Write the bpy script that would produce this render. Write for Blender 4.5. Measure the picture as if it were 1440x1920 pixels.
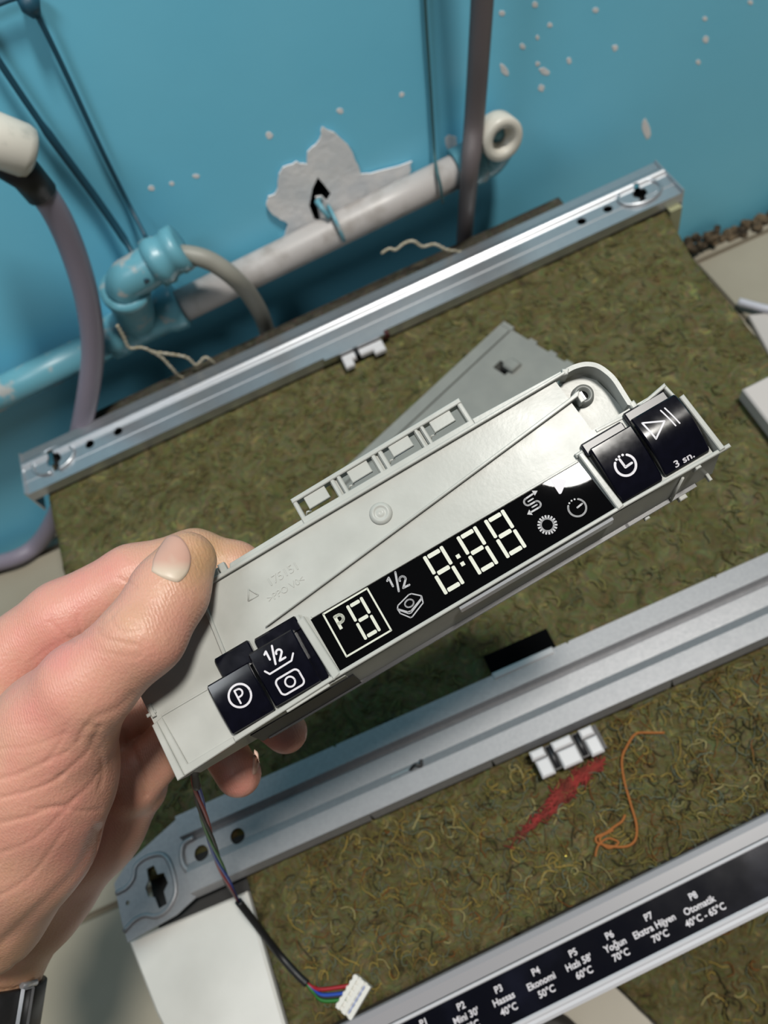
import bpy, bmesh, math, random
import numpy as np
from math import sin, cos, radians, pi, sqrt, exp
from mathutils import Vector, Matrix, noise
from mathutils.bvhtree import BVHTree

for o in list(bpy.data.objects):
    bpy.data.objects.remove(o)
SC = bpy.context.scene
COL = SC.collection
rnd = random.Random(7)

# ------------------------------------------------------------------ camera
CAM = np.array([0.0, 0.0, 0.65])
ROLL, PITCH = radians(24), radians(31)          # pitch is measured from straight down
FPX = 1442.0
FW = np.array([0.0, sin(PITCH), -cos(PITCH)])
DN = np.array([0.0, -cos(PITCH), -sin(PITCH)])
XX = np.array([1.0, 0.0, 0.0])
RT = XX * cos(ROLL) + DN * sin(ROLL)
DW = -XX * sin(ROLL) + DN * cos(ROLL)
cam = bpy.data.cameras.new('camera')
camo = bpy.data.objects.new('camera', cam)
COL.objects.link(camo)
M = Matrix(((RT[0], -DW[0], -FW[0], CAM[0]), (RT[1], -DW[1], -FW[1], CAM[1]),
            (RT[2], -DW[2], -FW[2], CAM[2]), (0, 0, 0, 1)))
camo.matrix_world = M
cam.sensor_fit = 'HORIZONTAL'
cam.sensor_width = 27.0
cam.lens = 27.0 * FPX / 1440.0
cam.clip_start = 0.01
cam.dof.use_dof = True
cam.dof.focus_distance = 0.262
cam.dof.aperture_fstop = 12.0
SC.camera = camo

# ------------------------------------------------------------------ world, lamps, exposure
w = bpy.data.worlds.new('world')
SC.world = w
w.use_nodes = True
w.node_tree.nodes['Background'].inputs[0].default_value = (0.90, 0.95, 1.0, 1)
w.node_tree.nodes['Background'].inputs[1].default_value = 0.06


def area(name, loc, target, size, power, col):
    l = bpy.data.lights.new(name, 'AREA')
    l.shape = 'DISK'
    l.size = size
    l.energy = power
    l.color = col
    o = bpy.data.objects.new(name, l)
    COL.objects.link(o)
    o.location = loc
    o.rotation_euler = (Vector(target) - Vector(loc)).to_track_quat('-Z', 'Y').to_euler()
    return o


area('ceiling_lamp', (0.735, -0.175, 3.0), (0.05, 0.2, 0.2), 0.38, 80, (1.0, 0.965, 0.90))
area('wall_fill', (-0.36, 0.10, 1.05), (-0.05, 0.5, 0.35), 0.25, 1.9, (0.92, 0.97, 1.0))  # added fill light that brightens the left of the wall
SC.view_settings.view_transform = 'Standard'
SC.view_settings.look = 'None'
SC.view_settings.gamma = 1
SC.view_settings.use_curve_mapping = False
SC.view_settings.exposure = 0.0


# ------------------------------------------------------------------ photo pixel -> point on a real plane
def ray(px, py):
    return FW + RT * (px - 720) / FPX + DW * (py - 960) / FPX


def at_z(px, py, z):
    d = ray(px, py)
    return Vector(CAM + d * ((z - CAM[2]) / d[2]))


def at_y(px, py, y):
    d = ray(px, py)
    return Vector(CAM + d * (y / d[1]))


def at_d(px, py, Z):
    return Vector(CAM + ray(px, py) * Z)


# control module frame
mr, tau, yaw = radians(30.6), radians(12), radians(1.5)
_up, _bk = -DW, -FW
ex = RT * cos(mr) + _up * sin(mr)
ey0 = -RT * sin(mr) + _up * cos(mr)
ey = ey0 * cos(tau) - _bk * sin(tau)
ez = _bk * cos(tau) + ey0 * sin(tau)
ex, ez = ex * cos(yaw) - ez * sin(yaw), ez * cos(yaw) + ex * sin(yaw)
MO = CAM + ray(820, 1030) * 0.262


def mod_pt(x, y, z):
    return Vector(MO + (ex * x + ey * y + ez * z) * 0.001)


# ------------------------------------------------------------------ helpers
ALB = 0.72          # overall reflectance of the room's materials


def srgb(r, g, b, k=None):
    f = lambda c: (c / 255 / 12.92) if c <= 10 else ((c / 255 + 0.055) / 1.055) ** 2.4
    k = ALB if k is None else k
    return (f(r) * k, f(g) * k, f(b) * k, 1)


def mat(name, col, rough=0.5, metal=0.0, spec=0.5, **kw):
    m = bpy.data.materials.new(name)
    m.use_nodes = True
    p = m.node_tree.nodes['Principled BSDF']
    p.inputs['Base Color'].default_value = col
    p.inputs['Roughness'].default_value = rough
    p.inputs['Metallic'].default_value = metal
    p.inputs['Specular IOR Level'].default_value = spec
    for k, v in kw.items():
        p.inputs[k].default_value = v
    return m


def noisy(m, col2, scale, detail=4, lo=0.35, hi=0.65, bump=0.0, bscale=None, rough=None, dist=0.001):
    """mix the base colour with col2 by a noise, add fine bump"""
    nt = m.node_tree
    p = nt.nodes['Principled BSDF']
    tc = nt.nodes.new('ShaderNodeTexCoord')
    n = nt.nodes.new('ShaderNodeTexNoise')
    n.inputs['Scale'].default_value = scale
    n.inputs['Detail'].default_value = detail
    nt.links.new(tc.outputs['Object'], n.inputs['Vector'])
    r = nt.nodes.new('ShaderNodeValToRGB')
    r.color_ramp.elements[0].position = lo
    r.color_ramp.elements[1].position = hi
    r.color_ramp.elements[0].color = p.inputs['Base Color'].default_value
    r.color_ramp.elements[1].color = col2
    nt.links.new(n.outputs['Fac'], r.inputs['Fac'])
    nt.links.new(r.outputs['Color'], p.inputs['Base Color'])
    if bump:
        n2 = nt.nodes.new('ShaderNodeTexNoise')
        n2.inputs['Scale'].default_value = bscale or scale * 4
        n2.inputs['Detail'].default_value = 3
        nt.links.new(tc.outputs['Object'], n2.inputs['Vector'])
        b = nt.nodes.new('ShaderNodeBump')
        b.inputs['Strength'].default_value = bump
        b.inputs['Distance'].default_value = dist
        nt.links.new(n2.outputs['Fac'], b.inputs['Height'])
        nt.links.new(b.outputs['Normal'], p.inputs['Normal'])
    if rough:
        mr_ = nt.nodes.new('ShaderNodeMapRange')
        mr_.inputs['To Min'].default_value = rough[0]
        mr_.inputs['To Max'].default_value = rough[1]
        nt.links.new(n.outputs['Fac'], mr_.inputs['Value'])
        nt.links.new(mr_.outputs['Result'], p.inputs['Roughness'])
    return m


def spline(pts, n=8):
    P = [Vector(p) for p in pts]
    if len(P) < 3:
        return P
    Q = [2 * P[0] - P[1]] + P + [2 * P[-1] - P[-2]]
    out = []
    for i in range(1, len(Q) - 2):
        a, b, c, d = Q[i - 1:i + 3]
        for k in range(n):
            t = k / n
            out.append(0.5 * ((2 * b) + (c - a) * t + (2 * a - 5 * b + 4 * c - d) * t * t + (3 * b - a - 3 * c + d) * t ** 3))
    out.append(P[-1])
    return out


class MB:
    def __init__(s, scale=1.0):
        s.bm = bmesh.new()
        s.k = scale

    def v(s, p):
        return s.bm.verts.new((p[0] * s.k, p[1] * s.k, p[2] * s.k))

    def f(s, vs, mi=0, smooth=False):
        try:
            f = s.bm.faces.new(vs)
            f.material_index = mi
            f.smooth = smooth
            return f
        except ValueError:
            return None

    def loft(s, rings, mi=0, closed=True, caps=True, smooth=False):
        R = [[s.v(p) for p in r] for r in rings]
        n = len(R[0])
        for a, b in zip(R[:-1], R[1:]):
            for i in range(n if closed else n - 1):
                j = (i + 1) % n
                s.f((a[i], a[j], b[j], b[i]), mi, smooth)
        if caps and closed:
            s.f(list(reversed(R[0])), mi)
            s.f(R[-1], mi)
        return R

    def box(s, x0, x1, y0, y1, z0, z1, mi=0, bev=0.0):
        if bev:
            b = bev
            r = []
            for z, i in ((z0, b), (z0 + b, 0), (z1 - b, 0), (z1, b)):
                r.append([(x0 + i + (b if i == 0 else 0) * 0, y0 + i, z), (x1 - i, y0 + i, z), (x1 - i, y1 - i, z), (x0 + i, y1 - i, z)])
            s.loft(r, mi)
            return
        s.loft([[(x0, y0, z), (x1, y0, z), (x1, y1, z), (x0, y1, z)] for z in (z0, z1)], mi)

    def prism(s, poly, z0, z1, mi=0, bev=0.0):
        a = sum(p[0] * q[1] - q[0] * p[1] for p, q in zip(poly, poly[1:] + poly[:1]))
        if a < 0:
            poly = poly[::-1]
        if bev:
            ins = inset(poly, bev)
            s.loft([[(x, y, z0) for x, y in poly], [(x, y, z1 - bev) for x, y in poly], [(x, y, z1) for x, y in ins]], mi)
        else:
            s.loft([[(x, y, z) for x, y in poly] for z in (z0, z1)], mi)

    def extrude_x(s, prof, x0, x1, mi=0, smooth=False, bev=0.0):
        """closed (y,z) profile extruded along x"""
        if bev:
            ins = inset(prof, bev)
            s.loft([[(x0, y, z) for y, z in ins], [(x0 + bev, y, z) for y, z in prof], [(x1 - bev, y, z) for y, z in prof], [(x1, y, z) for y, z in ins]], mi, smooth=smooth)
        else:
            s.loft([[(x, y, z) for y, z in prof] for x in (x0, x1)], mi, smooth=smooth)

    def tube(s, pts, r, n=10, mi=0, caps=True, smooth=True):
        P = [Vector(p) for p in pts]
        up = None
        rings = []
        for i, p in enumerate(P):
            t = (P[min(i + 1, len(P) - 1)] - P[max(i - 1, 0)])
            if t.length < 1e-9:
                t = Vector((0, 0, 1))
            t.normalize()
            if up is None:
                up = t.orthogonal().normalized()
            else:
                up = (up - t * up.dot(t))
                up = up.normalized() if up.length > 1e-6 else t.orthogonal().normalized()
            b = t.cross(up)
            rr = r[i] if hasattr(r, '__len__') else r
            rings.append([p + (up * cos(2 * pi * k / n) + b * sin(2 * pi * k / n)) * rr for k in range(n)])
        s.loft(rings, mi, True, caps, smooth)

    def lathe(s, p0, axis, prof, n=28, mi=0, smooth=True):
        """prof: (dist along axis, radius)"""
        ax = Vector(axis).normalized()
        u = ax.orthogonal().normalized()
        v = ax.cross(u)
        p0 = Vector(p0)
        rings = [[p0 + ax * d + (u * cos(2 * pi * k / n) + v * sin(2 * pi * k / n)) * max(r, 1e-5) for k in range(n)] for d, r in prof]
        s.loft(rings, mi, True, True, smooth)

    def ribbon(s, pts, wd, zf, mi=0, cap=True, closed=False):
        """flat print line in module plane following height zf(x,y)"""
        P = [Vector((p[0], p[1])) for p in pts]
        if closed:
            P.append(P[0])
        for a, b in zip(P[:-1], P[1:]):
            L = (b - a).length
            if L < 1e-6:
                continue
            t = (b - a) / L
            nrm = Vector((-t.y, t.x)) * wd / 2
            m = max(1, int(L / 0.8))
            row = []
            for i in range(m + 1):
                q = a + (b - a) * i / m
                row.append([s.v((c.x, c.y, zf(c.x, c.y))) for c in (q + nrm, q - nrm)])
            for r0, r1 in zip(row[:-1], row[1:]):
                s.f((r0[0], r0[1], r1[1], r1[0]), mi)
        for p in (P if cap else P[1:-1]):
            s.disc(p, wd / 2, zf, mi, 10)

    def disc(s, p, r, zf, mi=0, n=16):
        s.f([s.v((p[0] + r * cos(2 * pi * k / n), p[1] + r * sin(2 * pi * k / n), zf(p[0], p[1]))) for k in range(n)], mi)

    def flat(s, pts, zf, mi=0):
        a = sum(p[0] * q[1] - q[0] * p[1] for p, q in zip(pts, pts[1:] + pts[:1]))
        if a < 0:
            pts = pts[::-1]
        s.f([s.v((x, y, zf(x, y))) for x, y in pts], mi)

    def build(s, name, mats, parent=None, smooth_angle=None, **props):
        me = bpy.data.meshes.new(name)
        bmesh.ops.recalc_face_normals(s.bm, faces=s.bm.faces)
        s.bm.to_mesh(me)
        s.bm.free()
        for m in (mats if isinstance(mats, (list, tuple)) else [mats]):
            me.materials.append(m)
        return link(name, me, parent, **props)


def inset(poly, d):
    n = len(poly)
    a = sum(poly[i][0] * poly[(i + 1) % n][1] - poly[(i + 1) % n][0] * poly[i][1] for i in range(n))
    sg = 1 if a > 0 else -1
    out = []
    for i in range(n):
        p, q, r = Vector(poly[i - 1]), Vector(poly[i]), Vector(poly[(i + 1) % n])
        e1, e2 = (q - p).normalized(), (r - q).normalized()
        n1, n2 = Vector((-e1.y, e1.x)) * sg, Vector((-e2.y, e2.x)) * sg
        m = n1 + n2
        m = m / max(0.3, m.length_squared / 2) if m.length > 1e-6 else n1
        m = m * 1.0
        k = d * m * (2 / max(1e-6, (n1 + n2).length_squared)) * (m.length and 1) if False else d * m
        out.append((q.x + k.x, q.y + k.y))
    return out


def link(name, data, parent=None, **props):
    o = bpy.data.objects.new(name, data)
    COL.objects.link(o)
    if parent:
        o.parent = parent
    for k, v in props.items():
        o[k] = v
    return o


def thing(name, label, cat, mw=None, loc=(0, 0, 0), **props):
    o = link(name, None, None, label=label, category=cat, **props)
    o.empty_display_size = 0.01
    if mw is not None:
        o.matrix_world = mw
    else:
        o.location = loc
    return o


def text2d(s, size, align='CENTER', weight=0.0):
    cu = bpy.data.curves.new('t', 'FONT')
    cu.body = s
    cu.size = size
    cu.align_x = align
    cu.align_y = 'CENTER'
    cu.offset = weight
    cu.resolution_u = 3
    o = bpy.data.objects.new('t', cu)
    COL.objects.link(o)
    dg = bpy.context.evaluated_depsgraph_get()
    dg.update()
    me = bpy.data.meshes.new_from_object(o.evaluated_get(dg))
    V = [(v.co.x, v.co.y) for v in me.vertices]
    Fc = [tuple(p.vertices) for p in me.polygons]
    bpy.data.objects.remove(o)
    bpy.data.curves.remove(cu)
    bpy.data.meshes.remove(me)
    return V, Fc


def boolean_cut(o, cutters):
    """cut with MB meshes, apply, drop the cutters"""
    objs = []
    for c in cutters:
        me = bpy.data.meshes.new('c')
        bmesh.ops.recalc_face_normals(c.bm, faces=c.bm.faces)
        c.bm.to_mesh(me)
        c.bm.free()
        q = bpy.data.objects.new('c', me)
        COL.objects.link(q)
        q.parent = o.parent
        m = o.modifiers.new('b', 'BOOLEAN')
        m.operation = 'DIFFERENCE'
        m.solver = 'EXACT'
        m.object = q
        objs.append(q)
    bpy.context.view_layer.update()
    dg = bpy.context.evaluated_depsgraph_get()
    me = bpy.data.meshes.new_from_object(o.evaluated_get(dg))
    o.modifiers.clear()
    old = o.data
    o.data = me
    bpy.data.meshes.remove(old)
    for q in objs:
        bpy.data.objects.remove(q)


# ------------------------------------------------------------------ materials
M_wall = noisy(mat('teal_paint', srgb(116, 203, 233, 1), 0.40), srgb(121, 206, 235, 1), 9, 3, 0.3, 0.7, 0.15, 40)
M_plaster = noisy(mat('plaster', srgb(250, 248, 247, .86), 0.85), srgb(232, 236, 240, .8), 60, 5, 0.35, 0.7, 0.4, 200)
M_black = mat('black_void', srgb(6, 6, 7), 0.8)
M_tile = noisy(mat('beige_tile', srgb(178, 170, 152), 0.45), srgb(168, 160, 142), 14, 4, 0.3, 0.7)
M_grout = mat('grout', srgb(128, 118, 100), 0.9)
M_rubble = noisy(mat('rubble', srgb(126, 108, 84), 0.95), srgb(44, 36, 26), 90, 4, 0.35, 0.65)
M_pipe = noisy(mat('white_pipe', srgb(205, 200, 198), 0.4), srgb(150, 140, 130), 60, 6, 0.5, 0.9)
M_tealfit = noisy(mat('painted_fitting', srgb(112, 178, 196), 0.35), srgb(190, 192, 190), 60, 5, 0.58, 0.68)
M_ivory = noisy(mat('ivory_plastic', srgb(232, 228, 216), 0.35), srgb(170, 172, 165), 70, 5, 0.6, 0.9)
M_hosep = mat('mauve_hose', srgb(150, 142, 158), 0.45)
M_hoseg = mat('grey_hose', srgb(160, 158, 148), 0.5)
M_hosed = mat('dull_hose', srgb(112, 104, 106), 0.5)
M_wire = mat('teal_wire', srgb(30, 82, 104), 0.5)
M_rubber = mat('black_rubber', srgb(22, 22, 24), 0.5)
M_twine = noisy(mat('twine', srgb(222, 216, 198), 0.9), srgb(190, 180, 150), 300, 3)
M_steel = noisy(mat('galvanised_steel', srgb(226, 228, 232), 0.36, 0.85), srgb(214, 218, 224), 120, 6, 0.35, 0.7, 0.04, 300, rough=(0.3, 0.4))
M_steelw = noisy(mat('dull_steel', srgb(178, 177, 180), 0.4, 0.4, 0.3), srgb(168, 168, 171), 400, 6, 0.35, 0.7, 0.05, 600, rough=(0.36, 0.46))
M_white = mat('white_plastic', srgb(232, 230, 232), 0.35)
M_whitem = noisy(mat('white_enamel', srgb(240, 238, 232), 0.4), srgb(226, 224, 218), 25, 4, 0.4, 0.8)
M_clear = mat('frosted_tab', srgb(150, 165, 170), 0.15, 0, 0.6)
M_dark = mat('dark_plastic', srgb(34, 33, 36), 0.45)
M_case = mat('dark_case', srgb(46, 46, 46), 0.7)
M_cover = noisy(mat('cover_grey', srgb(150, 152, 146), 0.5), srgb(143, 145, 140), 60, 4)
M_house = noisy(mat('housing_grey', srgb(203, 204, 198), 0.22, 0, 0.11), srgb(192, 193, 187), 90, 5, 0.3, 0.7, 0.10, 700, rough=(0.19, 0.30), dist=0.0002)
M_back = mat('back_cover', srgb(44, 44, 46), 0.35)
M_key = noisy(mat('gloss_navy_black', srgb(9, 9, 20), 0.14, 0, 0.45), srgb(12, 12, 26), 300, 6, 0.4, 0.8, rough=(0.10, 0.2))
M_band = mat('navy_band_sheen', srgb(20, 20, 34), 0.34, 0, 0.5)  # paler copy of the key colour: lamp sheen put into the right-hand bands
M_glass = mat('display_black', srgb(5, 5, 6), 0.015, 0, 0.5)
M_print = mat('white_print', srgb(236, 232, 238), 0.5)
M_seg = mat('segment_cream', srgb(222, 224, 208), 0.45)
M_icon = mat('icon_grey', srgb(176, 176, 180), 0.45)
M_pcb = mat('pcb_blue', srgb(22, 66, 128), 0.4)
M_nub = mat('clip_grey', srgb(120, 122, 118), 0.4)
M_red = mat('wire_red', srgb(170, 28, 40), 0.4)
M_blue = mat('wire_blue', srgb(24, 74, 180), 0.4)
M_green = mat('wire_green', srgb(40, 120, 44), 0.4)
M_conn = mat('connector_white', srgb(236, 234, 226), 0.4)
M_lip = mat('fascia_grey', srgb(168, 166, 170), 0.32)
M_lipw = mat('fascia_bright', srgb(225, 225, 230), 0.25)
M_gloss = noisy(mat('fascia_black', srgb(8, 9, 20), 0.1, 0, 0.6), srgb(24, 26, 44), 30, 5, 0.55, 0.85, rough=(0.05, 0.16))
M_orange = mat('orange_thread', srgb(172, 104, 48), 0.9)
M_redlint = noisy(mat('red_lint', srgb(160, 52, 48), 0.95), srgb(112, 46, 34), 120, 4)
M_gold = mat('gold_fleck', srgb(220, 200, 90), 0.2, 0.9)
M_leather = noisy(mat('black_strap', srgb(20, 20, 22), 0.5), srgb(30, 30, 32), 200, 3)
M_shoe = mat('dark_shoe', srgb(46, 44, 40), 0.7)
M_shoe2 = mat('shoe_top', srgb(104, 102, 96), 0.8)


def felt_mat(name, cols, scale, s2):
    m = mat(name, cols[0], 0.95, 0, 0.2)
    nt = m.node_tree
    p = nt.nodes['Principled BSDF']
    tc = nt.nodes.new('ShaderNodeTexCoord')
    mp = nt.nodes.new('ShaderNodeTexNoise')
    mp.inputs['Scale'].default_value = scale * 0.7
    mp.inputs['Detail'].default_value = 2
    nt.links.new(tc.outputs['Object'], mp.inputs['Vector'])
    mx = nt.nodes.new('ShaderNodeMixRGB')
    mx.inputs[0].default_value = 0.06
    nt.links.new(tc.outputs['Object'], mx.inputs[1])
    nt.links.new(mp.outputs['Color'], mx.inputs[2])
    n1 = nt.nodes.new('ShaderNodeTexNoise')
    n1.inputs['Scale'].default_value = scale
    n1.inputs['Detail'].default_value = 6
    n1.inputs['Roughness'].default_value = 0.65
    nt.links.new(mx.outputs[0], n1.inputs['Vector'])
    r = nt.nodes.new('ShaderNodeValToRGB')
    e = r.color_ramp.elements
    e[0].position, e[1].position = 0.30, 0.72
    e[0].color, e[1].color = cols[0], cols[-1]
    for i, c in enumerate(cols[1:-1]):
        q = e.new(0.30 + 0.42 * (i + 1) / (len(cols) - 1))
        q.color = c
    nt.links.new(n1.outputs['Fac'], r.inputs['Fac'])
    n2 = nt.nodes.new('ShaderNodeTexNoise')
    n2.inputs['Scale'].default_value = s2
    n2.inputs['Detail'].default_value = 4
    nt.links.new(mx.outputs[0], n2.inputs['Vector'])
    m2 = nt.nodes.new('ShaderNodeMixRGB')
    m2.blend_type = 'OVERLAY'
    m2.inputs[0].default_value = 0.55
    nt.links.new(r.outputs['Color'], m2.inputs[1])
    nt.links.new(n2.outputs['Color'], m2.inputs[2])
    h = nt.nodes.new('ShaderNodeHueSaturation')
    h.inputs['Saturation'].default_value = 0.9
    nt.links.new(m2.outputs[0], h.inputs['Color'])
    nt.links.new(h.outputs[0], p.inputs['Base Color'])
    b = nt.nodes.new('ShaderNodeBump')
    b.inputs['Strength'].default_value = 0.9
    b.inputs['Distance'].default_value = 0.0025
    nt.links.new(n2.outputs['Fac'], b.inputs['Height'])
    nt.links.new(b.outputs['Normal'], p.inputs['Normal'])
    return m


M_felt = felt_mat('olive_felt', [srgb(60, 56, 34), srgb(96, 90, 48), srgb(104, 100, 64), srgb(146, 136, 70)], 60, 190)
M_felt2 = felt_mat('brown_olive_felt', [srgb(52, 46, 25), srgb(95, 85, 43), srgb(102, 99, 64), srgb(144, 125, 60)], 80, 240)
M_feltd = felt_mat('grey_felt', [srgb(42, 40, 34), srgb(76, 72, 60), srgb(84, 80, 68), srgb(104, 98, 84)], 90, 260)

# ------------------------------------------------------------------ room shell
WY = 0.54
hole_px = [(595, 331), (607, 345), (620, 362), (613, 376), (603, 366), (591, 368), (596, 392), (600, 412), (589, 411), (579, 384), (585, 352)]
hole = [at_y(x, y, WY) for x, y in hole_px]
bm = bmesh.new()
outer = [(-1.3, WY, -0.03), (1.5, WY, -0.03), (1.5, WY, 1.5), (-1.3, WY, 1.5)]
eds = []
loops = []
for lp in (outer, [tuple(h) for h in hole]):
    vs = [bm.verts.new(p) for p in lp]
    loops.append(vs)
    eds += [bm.edges.new((vs[i], vs[(i + 1) % len(vs)])) for i in range(len(vs))]
bmesh.ops.triangle_fill(bm, use_beauty=True, edges=eds)
for f in bm.faces:
    if f.normal.y > 0:
        f.normal_flip()
me = bpy.data.meshes.new('wall_back')
bm.to_mesh(me)
bm.free()
me.materials.append(M_wall)
wall = link('wall_back', me, None, kind='structure', label='teal painted wall behind the appliance with chipped paint')
mb = MB()
c0 = sum(hole, Vector()) / len(hole)
rings = []
for d, k in ((-0.0005, 1.03), (0.02, 0.95), (0.03, 0.6)):
    rings.append([c0 + (h - c0) * k + Vector((0, d, 0)) for h in hole])
R = mb.loft(rings, 0, True, False)
mb.f(R[-1])
mb.build('hole_lining', M_black, wall, label='dark hole broken into the plaster')


def ragged(pts, amp, n=4, seed=1):
    r = random.Random(seed)
    out = []
    for a, b in zip(pts, pts[1:] + pts[:1]):
        for k in range(n):
            t = k / n
            q = Vector(a) * (1 - t) + Vector(b) * t
            j = amp if k else amp * 0.4
            out.append((q.x + r.uniform(-j, j), q.y + r.uniform(-j, j)))
    return out


# plaster patch around the hole (a ring, so the hole stays open)
patch_px = [(604, 236), (636, 255), (656, 278), (667, 302), (676, 326), (702, 321), (771, 302), (766, 326), (702, 362), (662, 384), (640, 400),
            (606, 420), (553, 438), (527, 449), (540, 420), (520, 407), (498, 384), (502, 367), (516, 362), (522, 331), (529, 313), (556, 302), (575, 307), (576, 284), (598, 262)]
patch2 = ragged(patch_px, 2.2, 3, 3)
bm = bmesh.new()
eds = []
lo = []
for lp, off in ((patch2, 0.0), (hole_px, 0.0)):
    vs = [bm.verts.new(at_y(x, y, WY - 0.0015)) for x, y in lp]
    lo.append(vs)
    eds += [bm.edges.new((vs[i], vs[(i + 1) % len(vs)])) for i in range(len(vs))]
bmesh.ops.triangle_fill(bm, use_beauty=True, edges=eds)
bmesh.ops.recalc_face_normals(bm, faces=bm.faces)
ext = bmesh.ops.extrude_face_region(bm, geom=list(bm.faces))
for g in ext['geom']:
    if isinstance(g, bmesh.types.BMVert):
        g.co.y -= 0.0012
bmesh.ops.recalc_face_normals(bm, faces=bm.faces)
me = bpy.data.meshes.new('plaster_patch')
bm.to_mesh(me)
bm.free()
me.materials.append(M_plaster)
link('plaster_patch', me, wall, label='bare whitish plaster around the hole where paint broke away')
chips = [(941, 25, 6, 6, 0), (980, 87, 6, 6, 0), (1003, 9, 5, 7, 0), (1031, 47, 6, 5, 0), (1008, 71, 4, 5, 0), (945, 131, 6, 13, .6), (1020, 134, 11, 7, -.4), (1015, 165, 7, 8, 0),
         (1067, 114, 5, 7, 0), (1153, 90, 6, 7, 0), (1117, 19, 6, 6, 0), (1323, 74, 6, 7, 0), (1309, 117, 5, 5, 0), (1211, 241, 9, 20, .2), (846, 268, 13, 17, .1), (753, 178, 5, 5, 0),
         (1322, 35, 5, 5, 0), (1407, 4, 5, 5, 0), (284, 353, 7, 6, 0), (322, 344, 5, 5, 0), (505, 254, 7, 7, 0), (638, 208, 7, 6, 0), (1008, 120, 5, 5, 0), (367, 330, 7, 5, 0)]
for i, (x, y, rx, ry, a) in enumerate(chips):
    r = random.Random(i)
    mb = MB()
    ring = []
    for k in range(10):
        t = 2 * pi * k / 10
        q = r.uniform(0.75, 1.15)
        dx, dy = rx * q * cos(t), ry * q * sin(t)
        ring.append((x + dx * cos(a) + dy * sin(a), y - dx * sin(a) + dy * cos(a)))
    mb.loft([[at_y(px, py, WY) for px, py in ring], [at_y(x + (px - x) * .9, y + (py - y) * .9, WY - 0.0002) for px, py in ring]], 0)
    mb.build('paint_chip', M_plaster, wall)

# floor with its tiles
fl = MB()
fl.box(-1.3, 1.5, -0.9, WY, -0.05, -0.004)
floor = fl.build('floor', M_grout, None, kind='structure', label='beige tiled floor with dark grout lines')
gx, gy, px_, py_ = 0.413, 0.517, 0.45, 0.367
tile_me = None
for i in range(-4, 3):
    for j in range(-4, 1):
        x0, x1 = gx + i * px_ + 0.002, gx + (i + 1) * px_ - 0.002
        y0, y1 = gy + j * py_ + 0.0025, min(gy + (j + 1) * py_ - 0.0025, WY - 0.012)
        x0, x1, y0 = max(x0, -1.3), min(x1, 1.5), max(y0, -0.9)
        if x1 - x0 < 0.01 or y1 - y0 < 0.004:
            continue
        mb = MB()
        mb.prism([(x0, y0), (x1, y0), (x1, y1), (x0, y1)], -0.006, 0.0, 0, 0.001)
        mb.build('floor_tile', M_tile, floor)

# crumbled plaster along the wall foot
rb = MB()
for i in range(210):
    t = i / 130
    x = 0.385 + t * 0.22 + rnd.uniform(-.006, .006)
    s = rnd.uniform(0.0018, 0.0058)
    c = Vector((x, WY - rnd.uniform(0.004, 0.016), s * 0.5 + (rnd.uniform(0, 0.016) if 0.1 < t < 0.3 or t > 0.6 else 0)))
    rings = []
    for zz, k in ((-1, .5), (-.3, 1), (.4, .9), (1, .35)):
        rings.append([c + Vector((cos(2 * pi * q / 6) * s * k * rnd.uniform(.7, 1.3), sin(2 * pi * q / 6) * s * k * rnd.uniform(.7, 1.2), zz * s * rnd.uniform(.7, 1))) for q in range(6)])
    rb.loft(rings, 0)
rub = rb.build('crumbled_plaster', M_rubble, None, kind='stuff', label='brown crumbled plaster rubble along the foot of the teal wall', category='rubble')


# ------------------------------------------------------------------ plumbing on the wall
def wy(px, py, off):
    return at_y(px, py, WY - off)


pt = thing('water_pipe', 'white water pipe clamped along the teal wall with painted fittings', 'pipe', loc=wy(600, 440, 0.02))
base = pt.location.copy()


def rel(p):
    return Vector(p) - base


A, B = wy(322, 583, .02), wy(888, 305, .02)
A0 = A + (A - B) * 0.02
mb = MB()
mb.tube([rel(A0), rel(A.lerp(B, .33)), rel(A.lerp(B, .66)), rel(B)], 0.0135, 20)
mb.build('pipe', M_pipe, pt)
Lp, Lq = wy(-160, 815, .02), wy(235, 625, .02)
mb = MB()
mb.tube([rel(Lp), rel(Lq)], 0.0135, 20)
mb.build('pipe', M_tealfit, pt, label='teal painted left length of the pipe')
# tee
T = wy(262, 608, .02)
ax = (B - A).normalized()
E1 = wy(322, 580, .02)
mb = MB()
mb.lathe(rel(T - ax * 0.03), ax, [(0, .014), (0, .0175), (.012, .018), (.02, .0165), (.05, .0165), (.056, .019), (.066, .0195), (.068, .0175), (.068, .013)], 26)
E0 = wy(236, 545, .034)
mb.lathe(rel(T), (E0 - T), [(0, .014), (.012, .0165), ((E0 - T).length - .008, .0165), ((E0 - T).length - .002, .019), ((E0 - T).length + .004, .019), ((E0 - T).length + .004, .012)], 26)
mb.build('tee_fitting', M_tealfit, pt, label='teal painted tee fitting with worn edges')
# elbow from the tee to the small hose
E2 = wy(262, 512, .036)
E3 = wy(300, 488, .036)
mb = MB()
mb.tube([rel(p) for p in spline([E0, E0.lerp(E2, .6) + Vector((-.004, 0, .002)), E2, E3], 6)], 0.0155, 20)
d3 = (E3 - E2).normalized()
mb.lathe(rel(E3 - d3 * .006), d3, [(0, .014), (0, .0185), (.008, .019), (.011, .0165), (.016, .0165), (.018, .018), (.026, .0175), (.026, .01)], 26)
mb.build('elbow_fitting', M_tealfit, pt, label='teal painted elbow with white worn patches')
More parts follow.
